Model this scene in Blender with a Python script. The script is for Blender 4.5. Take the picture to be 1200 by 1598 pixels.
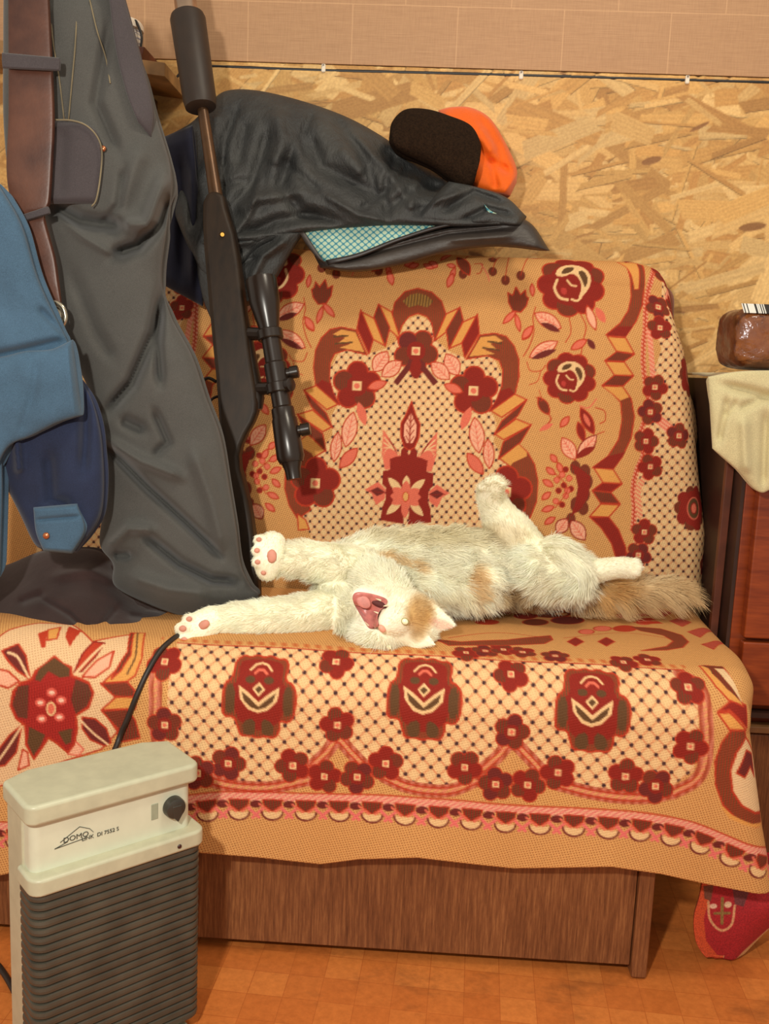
import bpy, bmesh, math, random
import numpy as np
from mathutils import Vector, Matrix, noise

for o in list(bpy.data.objects):
    bpy.data.objects.remove(o)
SC = bpy.context.scene
COL = SC.collection
random.seed(7)
RNG = np.random.default_rng(11)

# ------------------------------------------------------------ camera
F = 1450.0
CAM = np.array([0.0, -1.15, 0.80])
_p, _a, _r = math.radians(9.0), math.radians(2.1), math.radians(2.4)
FW = np.array([-math.sin(_a)*math.cos(_p), math.cos(_a)*math.cos(_p), -math.sin(_p)])
_R0 = np.array([math.cos(_a), math.sin(_a), 0.0])
_U0 = np.cross(_R0, FW)
RT = math.cos(_r)*_R0 + math.sin(_r)*_U0
UP = -math.sin(_r)*_R0 + math.cos(_r)*_U0
cam = bpy.data.cameras.new('camera')
co = bpy.data.objects.new('camera', cam)
COL.objects.link(co)
cam.sensor_fit = 'HORIZONTAL'
cam.sensor_width = 36
cam.lens = 36*F/1200
cam.clip_start = 0.02
m = Matrix.Identity(4)
for i in range(3):
    m[i][0], m[i][1], m[i][2], m[i][3] = RT[i], UP[i], -FW[i], CAM[i]
co.matrix_world = m
SC.camera = co

# ------------------------------------------------------------ light and exposure
w = bpy.data.worlds.new('room_world')
SC.world = w
w.use_nodes = True
w.node_tree.nodes['Background'].inputs[0].default_value = (1.0, 0.90, 0.76, 1)
w.node_tree.nodes['Background'].inputs[1].default_value = 0.50


def area(name, loc, target, size, power, color):
    l = bpy.data.lights.new(name, 'AREA')
    l.shape = 'DISK'
    l.size = size
    l.energy = power
    l.color = color
    o = bpy.data.objects.new(name, l)
    COL.objects.link(o)
    o.location = loc
    o.rotation_euler = (Vector(target)-Vector(loc)).to_track_quat('-Z', 'Y').to_euler()
    return o


area('hand_lamp', (-0.26, -1.2, 1.06), (0.05, 0.3, 0.75), 0.06, 12, (1.0, 0.96, 0.86))
area('ceiling_lamp', (0.5, -0.55, 2.25), (0.1, 0.3, 0.5), 0.35, 9, (1.0, 0.90, 0.72))
SC.view_settings.view_transform = 'Standard'
SC.view_settings.look = 'None'
SC.view_settings.exposure = 0.25
SC.view_settings.gamma = 1
SC.view_settings.use_curve_mapping = False


# ------------------------------------------------------------ helpers
def ray(px, py):
    return FW + RT*((px-600.0)/F) - UP*((py-799.0)/F)


def PY(px, py, Y):
    d = ray(px, py)
    return CAM + d*((Y-CAM[1])/d[1])


def PZ(px, py, Z):
    d = ray(px, py)
    return CAM + d*((Z-CAM[2])/d[2])


def proj(A):
    v = np.asarray(A, float)-CAM
    ww = v@FW
    return 600+F*(v@RT)/ww, 799-F*(v@UP)/ww


def lin(c):
    c = np.asarray(c, float)/255.0
    return np.where(c <= 0.04045, c/12.92, ((c+0.055)/1.055)**2.4)


def rgba(c):
    l = lin(c)
    return (float(l[0]), float(l[1]), float(l[2]), 1.0)


class N:
    """small node-tree helper"""

    def __init__(s, name):
        s.m = bpy.data.materials.new(name)
        s.m.use_nodes = True
        s.t = s.m.node_tree
        s.b = s.t.nodes['Principled BSDF']

    def n(s, typ, **kw):
        nd = s.t.nodes.new(typ)
        for k, v in kw.items():
            if k.startswith('i_'):
                key = k[2:]
                nd.inputs[int(key) if key.isdigit() else key.replace('_', ' ')].default_value = v
            else:
                setattr(nd, k, v)
        return nd

    def l(s, a, b):
        s.t.links.new(a, b)

    def ramp(s, src, stops):
        r = s.n('ShaderNodeValToRGB')
        e = r.color_ramp.elements
        while len(e) < len(stops):
            e.new(0.5)
        for x, (p, c) in zip(e, stops):
            x.position = p
            x.color = rgba(c)
        s.l(src, r.inputs[0])
        return r.outputs[0]

    def mix(s, fac, a, b, mode='MIX'):
        x = s.n('ShaderNodeMix', data_type='RGBA', blend_type=mode)
        for i, v in ((0, fac), (6, a), (7, b)):
            if hasattr(v, 'is_linked') or isinstance(v, bpy.types.NodeSocket):
                s.l(v, x.inputs[i])
            elif i == 0:
                x.inputs[0].default_value = v
            else:
                x.inputs[i].default_value = rgba(v)
        return x.outputs[2]

    def bump(s, h, strength=0.3, dist=0.002):
        b = s.n('ShaderNodeBump', i_Strength=strength, i_Distance=dist)
        s.l(h, b.inputs['Height'])
        s.l(b.outputs[0], s.b.inputs['Normal'])

    def coord(s, scale=(1, 1, 1), out='Object'):
        t = s.n('ShaderNodeTexCoord')
        mp = s.n('ShaderNodeMapping')
        mp.inputs['Scale'].default_value = scale
        s.l(t.outputs[out], mp.inputs[0])
        return mp.outputs[0]

    def noise(s, vec, scale, detail=3, rough=0.5):
        x = s.n('ShaderNodeTexNoise', i_Scale=scale, i_Detail=detail, i_Roughness=rough)
        s.l(vec, x.inputs['Vector'])
        return x.outputs['Fac']


def plain(name, c, rough=0.5, metal=0.0, var=0.12, scale=30, bump=0.0, bscale=400, spec=0.5, coat=0.0, sheen=0.0):
    k = N(name)
    v = k.coord()
    f = k.noise(v, scale)
    c = np.array(c, float)
    k.l(k.ramp(f, [(0.3, c*(1-var)), (0.7, np.minimum(c*(1+var), 255))]), k.b.inputs['Base Color'])
    k.b.inputs['Roughness'].default_value = rough
    k.b.inputs['Metallic'].default_value = metal
    k.b.inputs['Specular IOR Level'].default_value = spec
    k.b.inputs['Coat Weight'].default_value = coat
    k.b.inputs['Sheen Weight'].default_value = sheen
    if bump:
        k.bump(k.noise(v, bscale, 2), bump, 0.001)
    return k.m


def fabric(name, c, rough=0.85, var=0.1, weave=900, wrinkle=0.0, wscale=18, sheen=0.15, spec=0.2, bumpd=0.004):
    """woven cloth: slight tone variation, thread bump and soft wrinkles"""
    k = N(name)
    v = k.coord()
    c = np.array(c, float)
    f = k.noise(v, 9, 5, 0.65)
    base = k.ramp(f, [(0.3, c*(1-var)), (0.7, np.minimum(c*(1+var), 255))])
    fine = k.noise(v, weave, 2)
    k.l(k.mix(0.25, base, k.ramp(fine, [(0.35, c*0.7), (0.65, np.minimum(c*1.25, 255))])), k.b.inputs['Base Color'])
    k.b.inputs['Roughness'].default_value = rough
    k.b.inputs['Specular IOR Level'].default_value = spec
    k.b.inputs['Sheen Weight'].default_value = sheen
    wr = k.noise(k.coord((1, 1, 0.45)), wscale, 4, 0.55)
    ad = k.n('ShaderNodeMath', operation='MULTIPLY_ADD')
    k.l(fine, ad.inputs[0])
    ad.inputs[1].default_value = 0.06
    k.l(wr, ad.inputs[2])
    k.bump(ad.outputs[0], max(wrinkle, 0.05), bumpd)
    return k.m


def link(name, me, mat=None, parent=None, smooth=True):
    o = bpy.data.objects.new(name, me)
    COL.objects.link(o)
    if isinstance(mat, N):
        mat = mat.m
    if mat:
        me.materials.append(mat)
    if parent is not None:
        o.parent = parent
    if smooth:
        me.polygons.foreach_set('use_smooth', [True]*len(me.polygons))
    return o


def mesh_obj(name, verts, faces, mat=None, parent=None, smooth=True):
    me = bpy.data.meshes.new(name)
    me.from_pydata([tuple(map(float, v)) for v in verts], [], [tuple(int(i) for i in f) for f in faces])
    me.update()
    return link(name, me, mat, parent, smooth)


def from_bm(name, bm, mat=None, parent=None, smooth=False, bevel=0.0, seg=2):
    bmesh.ops.recalc_face_normals(bm, faces=bm.faces)
    me = bpy.data.meshes.new(name)
    bm.to_mesh(me)
    bm.free()
    o = link(name, me, mat, parent, smooth or bevel > 0)
    if bevel > 0:
        md = o.modifiers.new('bevel', 'BEVEL')
        md.width = bevel
        md.segments = seg
        md.limit_method = 'ANGLE'
        md.angle_limit = math.radians(40)
        md.harden_normals = True
    return o


def box(bm, x0, x1, y0, y1, z0, z1, M=None):
    vs = [bm.verts.new((x, y, z)) for x in (x0, x1) for y in (y0, y1) for z in (z0, z1)]
    for f in ((0, 1, 3, 2), (4, 6, 7, 5), (0, 4, 5, 1), (2, 3, 7, 6), (0, 2, 6, 4), (1, 5, 7, 3)):
        bm.faces.new([vs[i] for i in f])
    if M is not None:
        for v in vs:
            v.co = M @ v.co
    return vs


def tag(o, label=None, cat=None, group=None, kind=None):
    if label: o['label'] = label
    if cat: o['category'] = cat
    if group: o['group'] = group
    if kind: o['kind'] = kind
    return o


def empty(name, loc, rz=0.0):
    o = bpy.data.objects.new(name, None)
    COL.objects.link(o)
    o.location = tuple(float(v) for v in loc)
    o.rotation_euler = (0, 0, rz)
    o.empty_display_size = 0.02
    return o


def adopt(o, parent):
    """parent keeping the world place (children are modelled in world space)"""
    o.parent = parent
    o.matrix_parent_inverse = Matrix.Translation(parent.location).inverted()
    return o


def sub(o, part):
    """make o a sub-part; parts are modelled in world space, so no offset is needed"""
    o.parent = part
    o.matrix_parent_inverse = Matrix.Identity(4)
    return o


def catmull(pts, n):
    P = np.asarray(pts, float)
    if len(P) == 2:
        t = np.linspace(0, 1, n)[:, None]
        return P[0]*(1-t)+P[1]*t
    d = np.concatenate([[0], np.cumsum(np.linalg.norm(np.diff(P, axis=0), axis=1))])
    d /= d[-1]
    Q = np.vstack([2*P[0]-P[1], P, 2*P[-1]-P[-2]])
    out = []
    for s in np.linspace(0, 1, n):
        i = min(np.searchsorted(d, s, side='right')-1, len(P)-2)
        t = (s-d[i])/(d[i+1]-d[i]+1e-12)
        a, b, c, e = Q[i], Q[i+1], Q[i+2], Q[i+3]
        out.append(0.5*((2*b)+(-a+c)*t+(2*a-5*b+4*c-e)*t*t+(-a+3*b-3*c+e)*t**3))
    return np.array(out)


def segdist(X, Y, pts):
    """distance from points to a polyline and the position along it"""
    best = np.full(X.shape, 1e9)
    pos = np.zeros(X.shape)
    P = np.asarray(pts, float)
    n = len(P)-1
    for i in range(n):
        ax, ay = P[i][:2]
        dx, dy = P[i+1][0]-ax, P[i+1][1]-ay
        L = dx*dx+dy*dy+1e-12
        t = np.clip(((X-ax)*dx+(Y-ay)*dy)/L, 0, 1)
        d = np.hypot(X-ax-t*dx, Y-ay-t*dy)
        m_ = d < best
        best = np.where(m_, d, best)
        pos = np.where(m_, (i+t)/n, pos)
    return best, pos


def fold_field(X, Y, folds):
    """folds: (polyline, half width px, metres; positive pulls the cloth away = valley)"""
    D = np.zeros(X.shape)
    for pts, wd, amp in folds:
        d, s = segdist(X, Y, pts)
        D += amp*np.exp(-(d/wd)**2)*np.clip(np.minimum(s, 1-s)*6+0.25, 0, 1)
    return D


def smooth_noise(X, Y, sx, sy, seed):
    r = np.random.default_rng(seed)
    out = np.zeros(X.shape)
    for k in range(7):
        a, b, ph = r.uniform(-1, 1), r.uniform(-1, 1), r.uniform(0, 6.28)
        out += np.sin(2*math.pi*(a*X/sx+b*Y/sy)+ph+1.3*np.sin(X/sx*2*b+Y/sy*a*3+ph))
    return out/7


def sheet(name, A, B, yA, yB, thick, mat, parent=None, folds=(), n=90, mcols=50, rough=0.0, nseed=1,
          nscale=(60, 60), edge=0.35, back=0.5, yt=None):
    """a closed body of cloth between two outline curves, with front and back surfaces and folds"""
    a, b = catmull(A, n), catmull(B, n)
    u = 0.5-0.5*np.cos(np.linspace(0, math.pi, mcols))
    X = a[:, 0:1]*(1-u)+b[:, 0:1]*u
    Y = a[:, 1:2]*(1-u)+b[:, 1:2]*u
    t = np.linspace(0, 1, n)[:, None]
    yc = (yA*(1-u)+yB*u)[None, :]*np.ones((n, 1))
    if yt is not None:
        yc = yc+np.interp(t, np.linspace(0, 1, len(yt)), yt)
    prof = np.sqrt(np.clip(1-(2*u-1)**2, 0, 1))**edge
    ends = np.clip(np.minimum(t, 1-t)*14, 0, 1)**0.5
    infl = prof[None, :]*ends
    D = fold_field(X, Y, folds)
    if rough:
        D = D+rough*smooth_noise(X, Y, nscale[0], nscale[1], nseed)
    front = yc-thick*infl+D*np.clip(infl*1.3, 0, 1)
    backy = yc+thick*back*infl+0.0015
    front = np.minimum(front, backy-0.002)
    vs = []
    for i in range(n):
        for j in range(mcols):
            vs.append(PY(X[i, j], Y[i, j], front[i, j]))
    for i in range(n):
        for j in range(mcols):
            f = vs[i*mcols+j]
            vs.append((f[0], backy[i, j], f[2]))
    fs = []
    o = n*mcols
    for i in range(n-1):
        for j in range(mcols-1):
            q = i*mcols+j
            fs.append((q, q+mcols, q+mcols+1, q+1))
            fs.append((o+q, o+q+1, o+q+mcols+1, o+q+mcols))
    for i in range(n-1):
        q = i*mcols
        fs.append((q, o+q, o+q+mcols, q+mcols))
        q = i*mcols+mcols-1
        fs.append((q, q+mcols, o+q+mcols, o+q))
    for j in range(mcols-1):
        fs.append((j, j+1, o+j+1, o+j))
        q = (n-1)*mcols+j
        fs.append((q, o+q, o+q+1, q+1))
    ob = mesh_obj(name, vs, fs, mat)
    bm = bmesh.new()
    bm.from_mesh(ob.data)
    bmesh.ops.recalc_face_normals(bm, faces=bm.faces)
    bm.to_mesh(ob.data)
    bm.free()
    if parent is not None:
        adopt(ob, parent)
    return ob


def tube(name, pts, rad, mat, parent=None, seg=12, n=None, cap=True):
    P = np.asarray(pts, float)
    if n:
        P = catmull(P, n)
    R = np.interp(np.linspace(0, 1, len(P)), np.linspace(0, 1, np.size(rad)), np.atleast_1d(rad))
    vs, fs = [], []
    prev = None
    for i, p in enumerate(P):
        d = P[min(i+1, len(P)-1)]-P[max(i-1, 0)]
        d = d/(np.linalg.norm(d)+1e-12)
        if prev is None:
            s = np.cross(d, [0, 0, 1.0])
            if np.linalg.norm(s) < 1e-3:
                s = np.cross(d, [1.0, 0, 0])
        else:
            s = prev-d*(prev@d)
        s = s/np.linalg.norm(s)
        prev = s
        q = np.cross(d, s)
        for k in range(seg):
            an = 2*math.pi*k/seg
            vs.append(p+R[i]*(math.cos(an)*s+math.sin(an)*q))
    for i in range(len(P)-1):
        for k in range(seg):
            k2 = (k+1) % seg
            fs.append((i*seg+k, i*seg+k2, (i+1)*seg+k2, (i+1)*seg+k))
    if cap:
        fs.append(tuple(range(seg))[::-1])
        fs.append(tuple((len(P)-1)*seg+k for k in range(seg)))
    ob = mesh_obj(name, vs, fs, mat)
    if parent is not None:
        adopt(ob, parent)
    return ob


def lathe(name, c0, c1, prof, mat, parent=None, seg=28):
    """prof: list of (fraction along axis, radius)"""
    c0, c1 = np.asarray(c0, float), np.asarray(c1, float)
    d = (c1-c0)/np.linalg.norm(c1-c0)
    s = np.cross(d, [0, 0.3, 1.0])
    s /= np.linalg.norm(s)
    q = np.cross(d, s)
    vs, fs = [], []
    for t, r in prof:
        for k in range(seg):
            an = 2*math.pi*k/seg
            vs.append(c0+(c1-c0)*t+max(r, 1e-4)*(math.cos(an)*s+math.sin(an)*q))
    for i in range(len(prof)-1):
        for k in range(seg):
            k2 = (k+1) % seg
            fs.append((i*seg+k, i*seg+k2, (i+1)*seg+k2, (i+1)*seg+k))
    fs.append(tuple(range(seg))[::-1])
    fs.append(tuple((len(prof)-1)*seg+k for k in range(seg)))
    ob = mesh_obj(name, vs, fs, mat)
    bm = bmesh.new()
    bm.from_mesh(ob.data)
    bmesh.ops.recalc_face_normals(bm, faces=bm.faces)
    bm.to_mesh(ob.data)
    bm.free()
    md = ob.modifiers.new('edge', 'EDGE_SPLIT')
    md.split_angle = math.radians(35)
    if parent is not None:
        adopt(ob, parent)
    return ob


def ellipsoid(name, c, ax, rad, mat, parent=None, sub=3):
    """ax: 3 orthonormal-ish axes (rows), rad: 3 radii"""
    bm = bmesh.new()
    bmesh.ops.create_icosphere(bm, subdivisions=sub, radius=1)
    ax = np.asarray(ax, float)
    for v in bm.verts:
        p = np.asarray(c)+v.co.x*rad[0]*ax[0]+v.co.y*rad[1]*ax[1]+v.co.z*rad[2]*ax[2]
        v.co = Vector([float(k) for k in p])
    o = from_bm(name, bm, mat, None, smooth=True)
    if parent is not None:
        adopt(o, parent)
    return o


# ------------------------------------------------------------ woven patterns (colour stored in the cloth's own u,v)
TN = (220, 164, 100); YT = (224, 158, 82); CR = (236, 196, 142); DR = (142, 36, 24); MA = (112, 40, 34)
BR = (98, 66, 38); RD = (188, 58, 32); PK = (226, 112, 88); LP = (244, 178, 146)


class Canvas:
    def __init__(s, u0, u1, v0, v1, res=0.0008, base=TN):
        s.u0, s.v0, s.res = u0, v0, res
        s.W, s.H = int((u1-u0)/res)+2, int((v1-v0)/res)+2
        s.img = np.empty((s.H, s.W, 3), np.float32)
        s.img[:] = np.asarray(base, np.float32)
        s.al = np.ones((s.H, s.W), np.float32)

    def _box(s, P, pad=0.0):
        x0 = max(int((P[:, 0].min()-pad-s.u0)/s.res)-1, 0)
        x1 = min(int((P[:, 0].max()+pad-s.u0)/s.res)+2, s.W)
        y0 = max(int((P[:, 1].min()-pad-s.v0)/s.res)-1, 0)
        y1 = min(int((P[:, 1].max()+pad-s.v0)/s.res)+2, s.H)
        if x1 <= x0 or y1 <= y0:
            return None
        U, V = np.meshgrid(s.u0+(np.arange(x0, x1))*s.res, s.v0+(np.arange(y0, y1))*s.res)
        return x0, x1, y0, y1, U, V

    def _put(s, bx, cov, col, weave):
        x0, x1, y0, y1, U, V = bx
        c = col(U, V) if callable(col) else np.asarray(col, np.float32)
        k = cov[..., None]
        s.img[y0:y1, x0:x1] = s.img[y0:y1, x0:x1]*(1-k)+c*k
        if weave is not None:
            s.al[y0:y1, x0:x1] = s.al[y0:y1, x0:x1]*(1-cov)+weave*cov

    def poly(s, P, col, weave=0.0, outline=None, ow=0.0022, smooth=0, mask=None):
        P = np.asarray(P, float)
        for _ in range(smooth):
            Q = np.roll(P, -1, axis=0)
            P = np.stack([P*0.75+Q*0.25, P*0.25+Q*0.75], 1).reshape(-1, 2)
        bx = s._box(P)
        if bx is None:
            return
        U, V = bx[4], bx[5]
        cov = np.zeros(U.shape, np.float32)
        for ox, oy in ((-.25, -.25), (.25, .25), (-.25, .25), (.25, -.25)):
            X, Y = U+ox*s.res, V+oy*s.res
            ins = np.zeros(U.shape, bool)
            j = len(P)-1
            for i in range(len(P)):
                yi, yj, xi, xj = P[i, 1], P[j, 1], P[i, 0], P[j, 0]
                if yi != yj:
                    ins ^= ((yi > Y) != (yj > Y)) & (X < (xj-xi)*(Y-yi)/(yj-yi)+xi)
                j = i
            cov += ins*0.25
        s._put(bx, cov, col, weave)
        if outline is not None:
            s.stroke(np.vstack([P, P[:1]]), ow, outline)

    def stroke(s, P, wd, col, weave=0.0):
        P = np.asarray(P, float)
        bx = s._box(P, wd)
        if bx is None:
            return
        d, _ = segdist(bx[4], bx[5], P)
        cov = np.clip((wd/2-d)/s.res+0.5, 0, 1).astype(np.float32)
        s._put(bx, cov, col, weave)

    def ell(s, c, a, b, col, rot=0.0, outline=None, ow=0.002, weave=0.0):
        t = np.linspace(0, 2*math.pi, 25)[:-1]
        x, y = a*np.cos(t), b*np.sin(t)
        P = np.stack([c[0]+x*math.cos(rot)-y*math.sin(rot), c[1]+x*math.sin(rot)+y*math.cos(rot)], 1)
        s.poly(P, col, weave, outline, ow)

    def leaf(s, p, q, wd, col, outline=RD, ow=0.002, hatch=None):
        p, q = np.asarray(p, float), np.asarray(q, float)
        d = q-p
        nrm = np.array([-d[1], d[0]])/(np.linalg.norm(d)+1e-9)
        ts = np.linspace(0, 1, 9)
        prof = np.sin(ts*math.pi)**0.8
        L = [p+d*t+nrm*wd/2*k for t, k in zip(ts, prof)]
        R_ = [p+d*t-nrm*wd/2*k for t, k in zip(ts, prof)][::-1]
        s.poly(np.array(L+R_[1:-1]), col, 0.0, outline, ow)
        if hatch is not None:
            s.stroke([p+d*0.1, p+d*0.9], ow*0.7, hatch)
            for t in (0.3, 0.45, 0.6, 0.75):
                s.stroke([p+d*t, p+d*(t-0.15)+nrm*wd*0.3], ow*0.5, hatch)
                s.stroke([p+d*t, p+d*(t-0.15)-nrm*wd*0.3], ow*0.5, hatch)

    def flower(s, c, r, rot=0.0, kind=0, sx=1.0):
        c = np.asarray(c, float)
        for ps in (1.12, 1.0):
            for k in range(5):
                an = rot+2*math.pi*k/5
                cc = c+np.array([math.cos(an)*sx, math.sin(an)])*r*0.60
                if ps > 1:
                    s.ell(cc, r*0.44*ps, r*0.44*ps, RD)
                else:
                    s.ell(cc, r*0.42, r*0.42, stripes(DR, BR) if (k+kind) % 2 else (MA if kind % 3 == 1 else DR))
        s.ell(c, r*0.45, r*0.45, DR)
        q = r*0.2
        s.poly([c+np.array(v)*q for v in ((-1, -1), (1, -1), (1, 1), (-1, 1))], CR)
        s.ell(c, q*0.62, q*0.62, PK)

    def lattice(s, P, pu, pv, dot=0.0032, base=CR, smooth=0, ph=(0, 0)):
        def col(U, V):
            a = (U-ph[0])/pu
            b = (V-ph[1])/pv
            p, q = a+b, a-b
            dp, dq = np.abs(p-np.round(p)), np.abs(q-np.round(q))
            out = np.empty(U.shape+(3,), np.float32)
            out[:] = base
            # woven ribbon shading and thin warm threads
            th = np.clip(1-np.minimum(np.abs(dp-0.5), np.abs(dq-0.5))/0.10, 0, 1)[..., None]
            out = out*(1-th*0.0)
            ln = np.clip(1-np.minimum(dp, dq)/0.11, 0, 1)[..., None]
            out = out*(1-0.55*ln)+np.asarray((206, 92, 58), np.float32)*0.55*ln
            hl = np.clip(1-np.hypot(dp-0.5, dq-0.5)/0.34, 0, 1)[..., None]
            out = out*(1-0.45*hl)+np.asarray((250, 216, 160), np.float32)*0.45*hl
            d = np.hypot((p-np.round(p)+q-np.round(q))*pu/2, (p-np.round(p)-(q-np.round(q)))*pv/2)
            k = np.clip((dot-d)/s.res+0.5, 0, 1)[..., None]
            return out*(1-k)+np.asarray((66, 38, 42), np.float32)*k
        s.poly(P, col, 0.25, smooth=smooth)

    def sample(s, u, v):
        x = np.clip((u-s.u0)/s.res, 0, s.W-1.001)
        y = np.clip((v-s.v0)/s.res, 0, s.H-1.001)
        x0, y0 = x.astype(int), y.astype(int)
        fx, fy = (x-x0)[:, None], (y-y0)[:, None]
        I = np.concatenate([s.img, s.al[..., None]*255], 2)
        return (I[y0, x0]*(1-fx)*(1-fy)+I[y0, x0+1]*fx*(1-fy)+I[y0+1, x0]*(1-fx)*fy+I[y0+1, x0+1]*fx*fy)


def stripes(c1, c2, per=0.0034):
    def f(U, V):
        k = (0.5+0.5*np.sin(U*2*math.pi/per+0.8*np.sin(V*160)))[..., None]
        return (np.asarray(c1, np.float32)*(1-k)+np.asarray(c2, np.float32)*k)
    return f


def hstripes(c1, c2, per=0.0068):
    def f(U, V):
        k = (0.5+0.5*np.sin((U*0.7+V)*2*math.pi/per))[..., None]
        return (np.asarray(c1, np.float32)*(1-k)+np.asarray(c2, np.float32)*k)
    return f


def woven_material(name, dash=(150, 84, 40), strength=0.75):
    k = N(name)
    at = k.n('ShaderNodeAttribute', attribute_name='pattern')
    uv = k.n('ShaderNodeAttribute', attribute_name='UVMap')
    sp = k.n('ShaderNodeSeparateXYZ')
    k.l(uv.outputs['Vector'], sp.inputs[0])

    def expr(a, b, c):
        x = k.n('ShaderNodeMath', operation='MULTIPLY')
        k.l(sp.outputs[0], x.inputs[0]); x.inputs[1].default_value = a
        y = k.n('ShaderNodeMath', operation='MULTIPLY_ADD')
        k.l(sp.outputs[1], y.inputs[0]); y.inputs[1].default_value = b
        k.l(x.outputs[0], y.inputs[2])
        z = k.n('ShaderNodeMath', operation='SINE')
        k.l(y.outputs[0], z.inputs[0])
        return z.outputs[0]
    s1, s2 = expr(1100, 620, 0), expr(560, -1300, 0)
    pr = k.n('ShaderNodeMath', operation='MULTIPLY')
    k.l(s1, pr.inputs[0]); k.l(s2, pr.inputs[1])
    mr = k.n('ShaderNodeMapRange', i_1=0.18, i_2=0.75)
    k.l(pr.outputs[0], mr.inputs[0])
    fac = k.n('ShaderNodeMath', operation='MULTIPLY')
    k.l(mr.outputs[0], fac.inputs[0]); k.l(at.outputs['Alpha'], fac.inputs[1])
    f2 = k.n('ShaderNodeMath', operation='MULTIPLY', i_1=strength)
    k.l(fac.outputs[0], f2.inputs[0])
    c = k.mix(f2.outputs[0], at.outputs['Color'], dash)
    v = k.coord()
    fine = k.noise(v, 700, 2)
    c2 = k.mix(0.22, c, k.ramp(fine, [(0.35, (120, 90, 60)), (0.65, (255, 235, 205))]), 'MULTIPLY')
    k.l(c2, k.b.inputs['Base Color'])
    k.b.inputs['Roughness'].default_value = 0.8
    k.b.inputs['Specular IOR Level'].default_value = 0.25
    ad = k.n('ShaderNodeMath', operation='MULTIPLY_ADD')
    k.l(pr.outputs[0], ad.inputs[0]); ad.inputs[1].default_value = -0.5
    k.l(fine, ad.inputs[2])
    k.bump(ad.outputs[0], 0.35, 0.0012)
    return k.m


def grid_mesh(name, P, U, V, mat, colors, thick=0.004):
    """P: n x m x 3, U,V the cloth coordinates, colors n*m x 4 (sRGB 0..255, alpha = weave)"""
    n, mm = P.shape[:2]
    me = bpy.data.meshes.new(name)
    nv = n*mm
    idx = np.arange(nv).reshape(n, mm)
    q = np.stack([idx[:-1, :-1], idx[:-1, 1:], idx[1:, 1:], idx[1:, :-1]], -1).reshape(-1, 4)
    me.vertices.add(nv)
    me.vertices.foreach_set('co', P.reshape(-1).astype(np.float32))
    me.loops.add(q.size)
    me.loops.foreach_set('vertex_index', q.reshape(-1).astype(np.int32))
    me.polygons.add(len(q))
    me.polygons.foreach_set('loop_start', np.arange(0, q.size, 4, dtype=np.int32))
    me.polygons.foreach_set('use_smooth', np.ones(len(q), bool))
    me.update(calc_edges=True)
    ca = me.color_attributes.new('pattern', 'FLOAT_COLOR', 'POINT')
    c = np.empty((nv, 4), np.float32)
    c[:, :3] = lin(colors[:, :3])
    c[:, 3] = colors[:, 3]/255.0 if colors.shape[1] > 3 else 1
    ca.data.foreach_set('color', c.reshape(-1))
    if U is not None:
        uv = me.uv_layers.new(name='UVMap')
        uu = np.stack([U.reshape(-1)[q.reshape(-1)], V.reshape(-1)[q.reshape(-1)]], -1)
        uv.data.foreach_set('uv', uu.reshape(-1).astype(np.float32))
    me.validate()
    o = bpy.data.objects.new(name, me)
    COL.objects.link(o)
    me.materials.append(mat)
    if thick:
        md = o.modifiers.new('thickness', 'SOLIDIFY')
        md.thickness = thick
        md.offset = -1
    return o


class Inv:
    """photo position -> the cloth's own coordinates (nearest point of the built surface)"""

    def __init__(s, P, U, V, sel):
        px, py = proj(P[sel])
        s.px, s.py, s.u, s.v = px, py, U[sel], V[sel]

    def __call__(s, x, y):
        d = (s.px-x)**2+(s.py-y)**2
        i = np.argpartition(d, 14)[:14]
        A = np.stack([np.ones(14), s.px[i]-x, s.py[i]-y], 1)
        c1, *_ = np.linalg.lstsq(A, s.u[i], rcond=None)
        c2, *_ = np.linalg.lstsq(A, s.v[i], rcond=None)
        u, v = c1[0], c2[0]
        k = np.argmin(d)
        if abs(u-s.u[k]) > 0.03 or abs(v-s.v[k]) > 0.03:
            return np.array([s.u[k], s.v[k]])
        return np.array([u, v])

    def many(s, pts):
        return np.array([s(*p) for p in pts])

# ============================================================ STRUCTURE
WY = 0.66          # the wall plane
# floor: worn orange linoleum printed as small parquet squares
k = N('linoleum')
v = k.coord((1, 1, 1))
rot = k.n('ShaderNodeMapping')
rot.inputs['Rotation'].default_value = (0, 0, 0.06)
k.l(v, rot.inputs[0])
br = k.n('ShaderNodeTexBrick', i_Scale=1.0, i_Mortar_Size=0.0006, i_Brick_Width=0.046, i_Row_Height=0.046, i_Bias=0.0, offset=0.0)
br.inputs['Color1'].default_value = rgba((222, 134, 66))
br.inputs['Color2'].default_value = rgba((206, 116, 54))
br.inputs['Mortar'].default_value = rgba((196, 108, 50))
k.l(rot.outputs[0], br.inputs['Vector'])
f1 = k.noise(v, 90, 4, 0.7)
c = k.mix(0.5, br.outputs['Color'], k.ramp(f1, [(0.3, (196, 176, 150)), (0.7, (255, 250, 240))]), 'MULTIPLY')
f2 = k.noise(k.coord((6, 11, 1)), 1.0, 6, 0.72)
st = k.ramp(f2, [(0.0, (0, 0, 0)), (0.54, (0, 0, 0)), (0.70, (190, 190, 190)), (1.0, (220, 220, 220))])
c = k.mix(st, c, (112, 66, 34))
k.l(c, k.b.inputs['Base Color'])
k.b.inputs['Roughness'].default_value = 0.42
k.b.inputs['Specular IOR Level'].default_value = 0.35
k.bump(f1, 0.12, 0.001)
bm = bmesh.new()
box(bm, -1.6, 1.6, -1.9, WY, -0.06, 0.0)
tag(from_bm('floor', bm, k.m), kind='structure')

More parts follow.
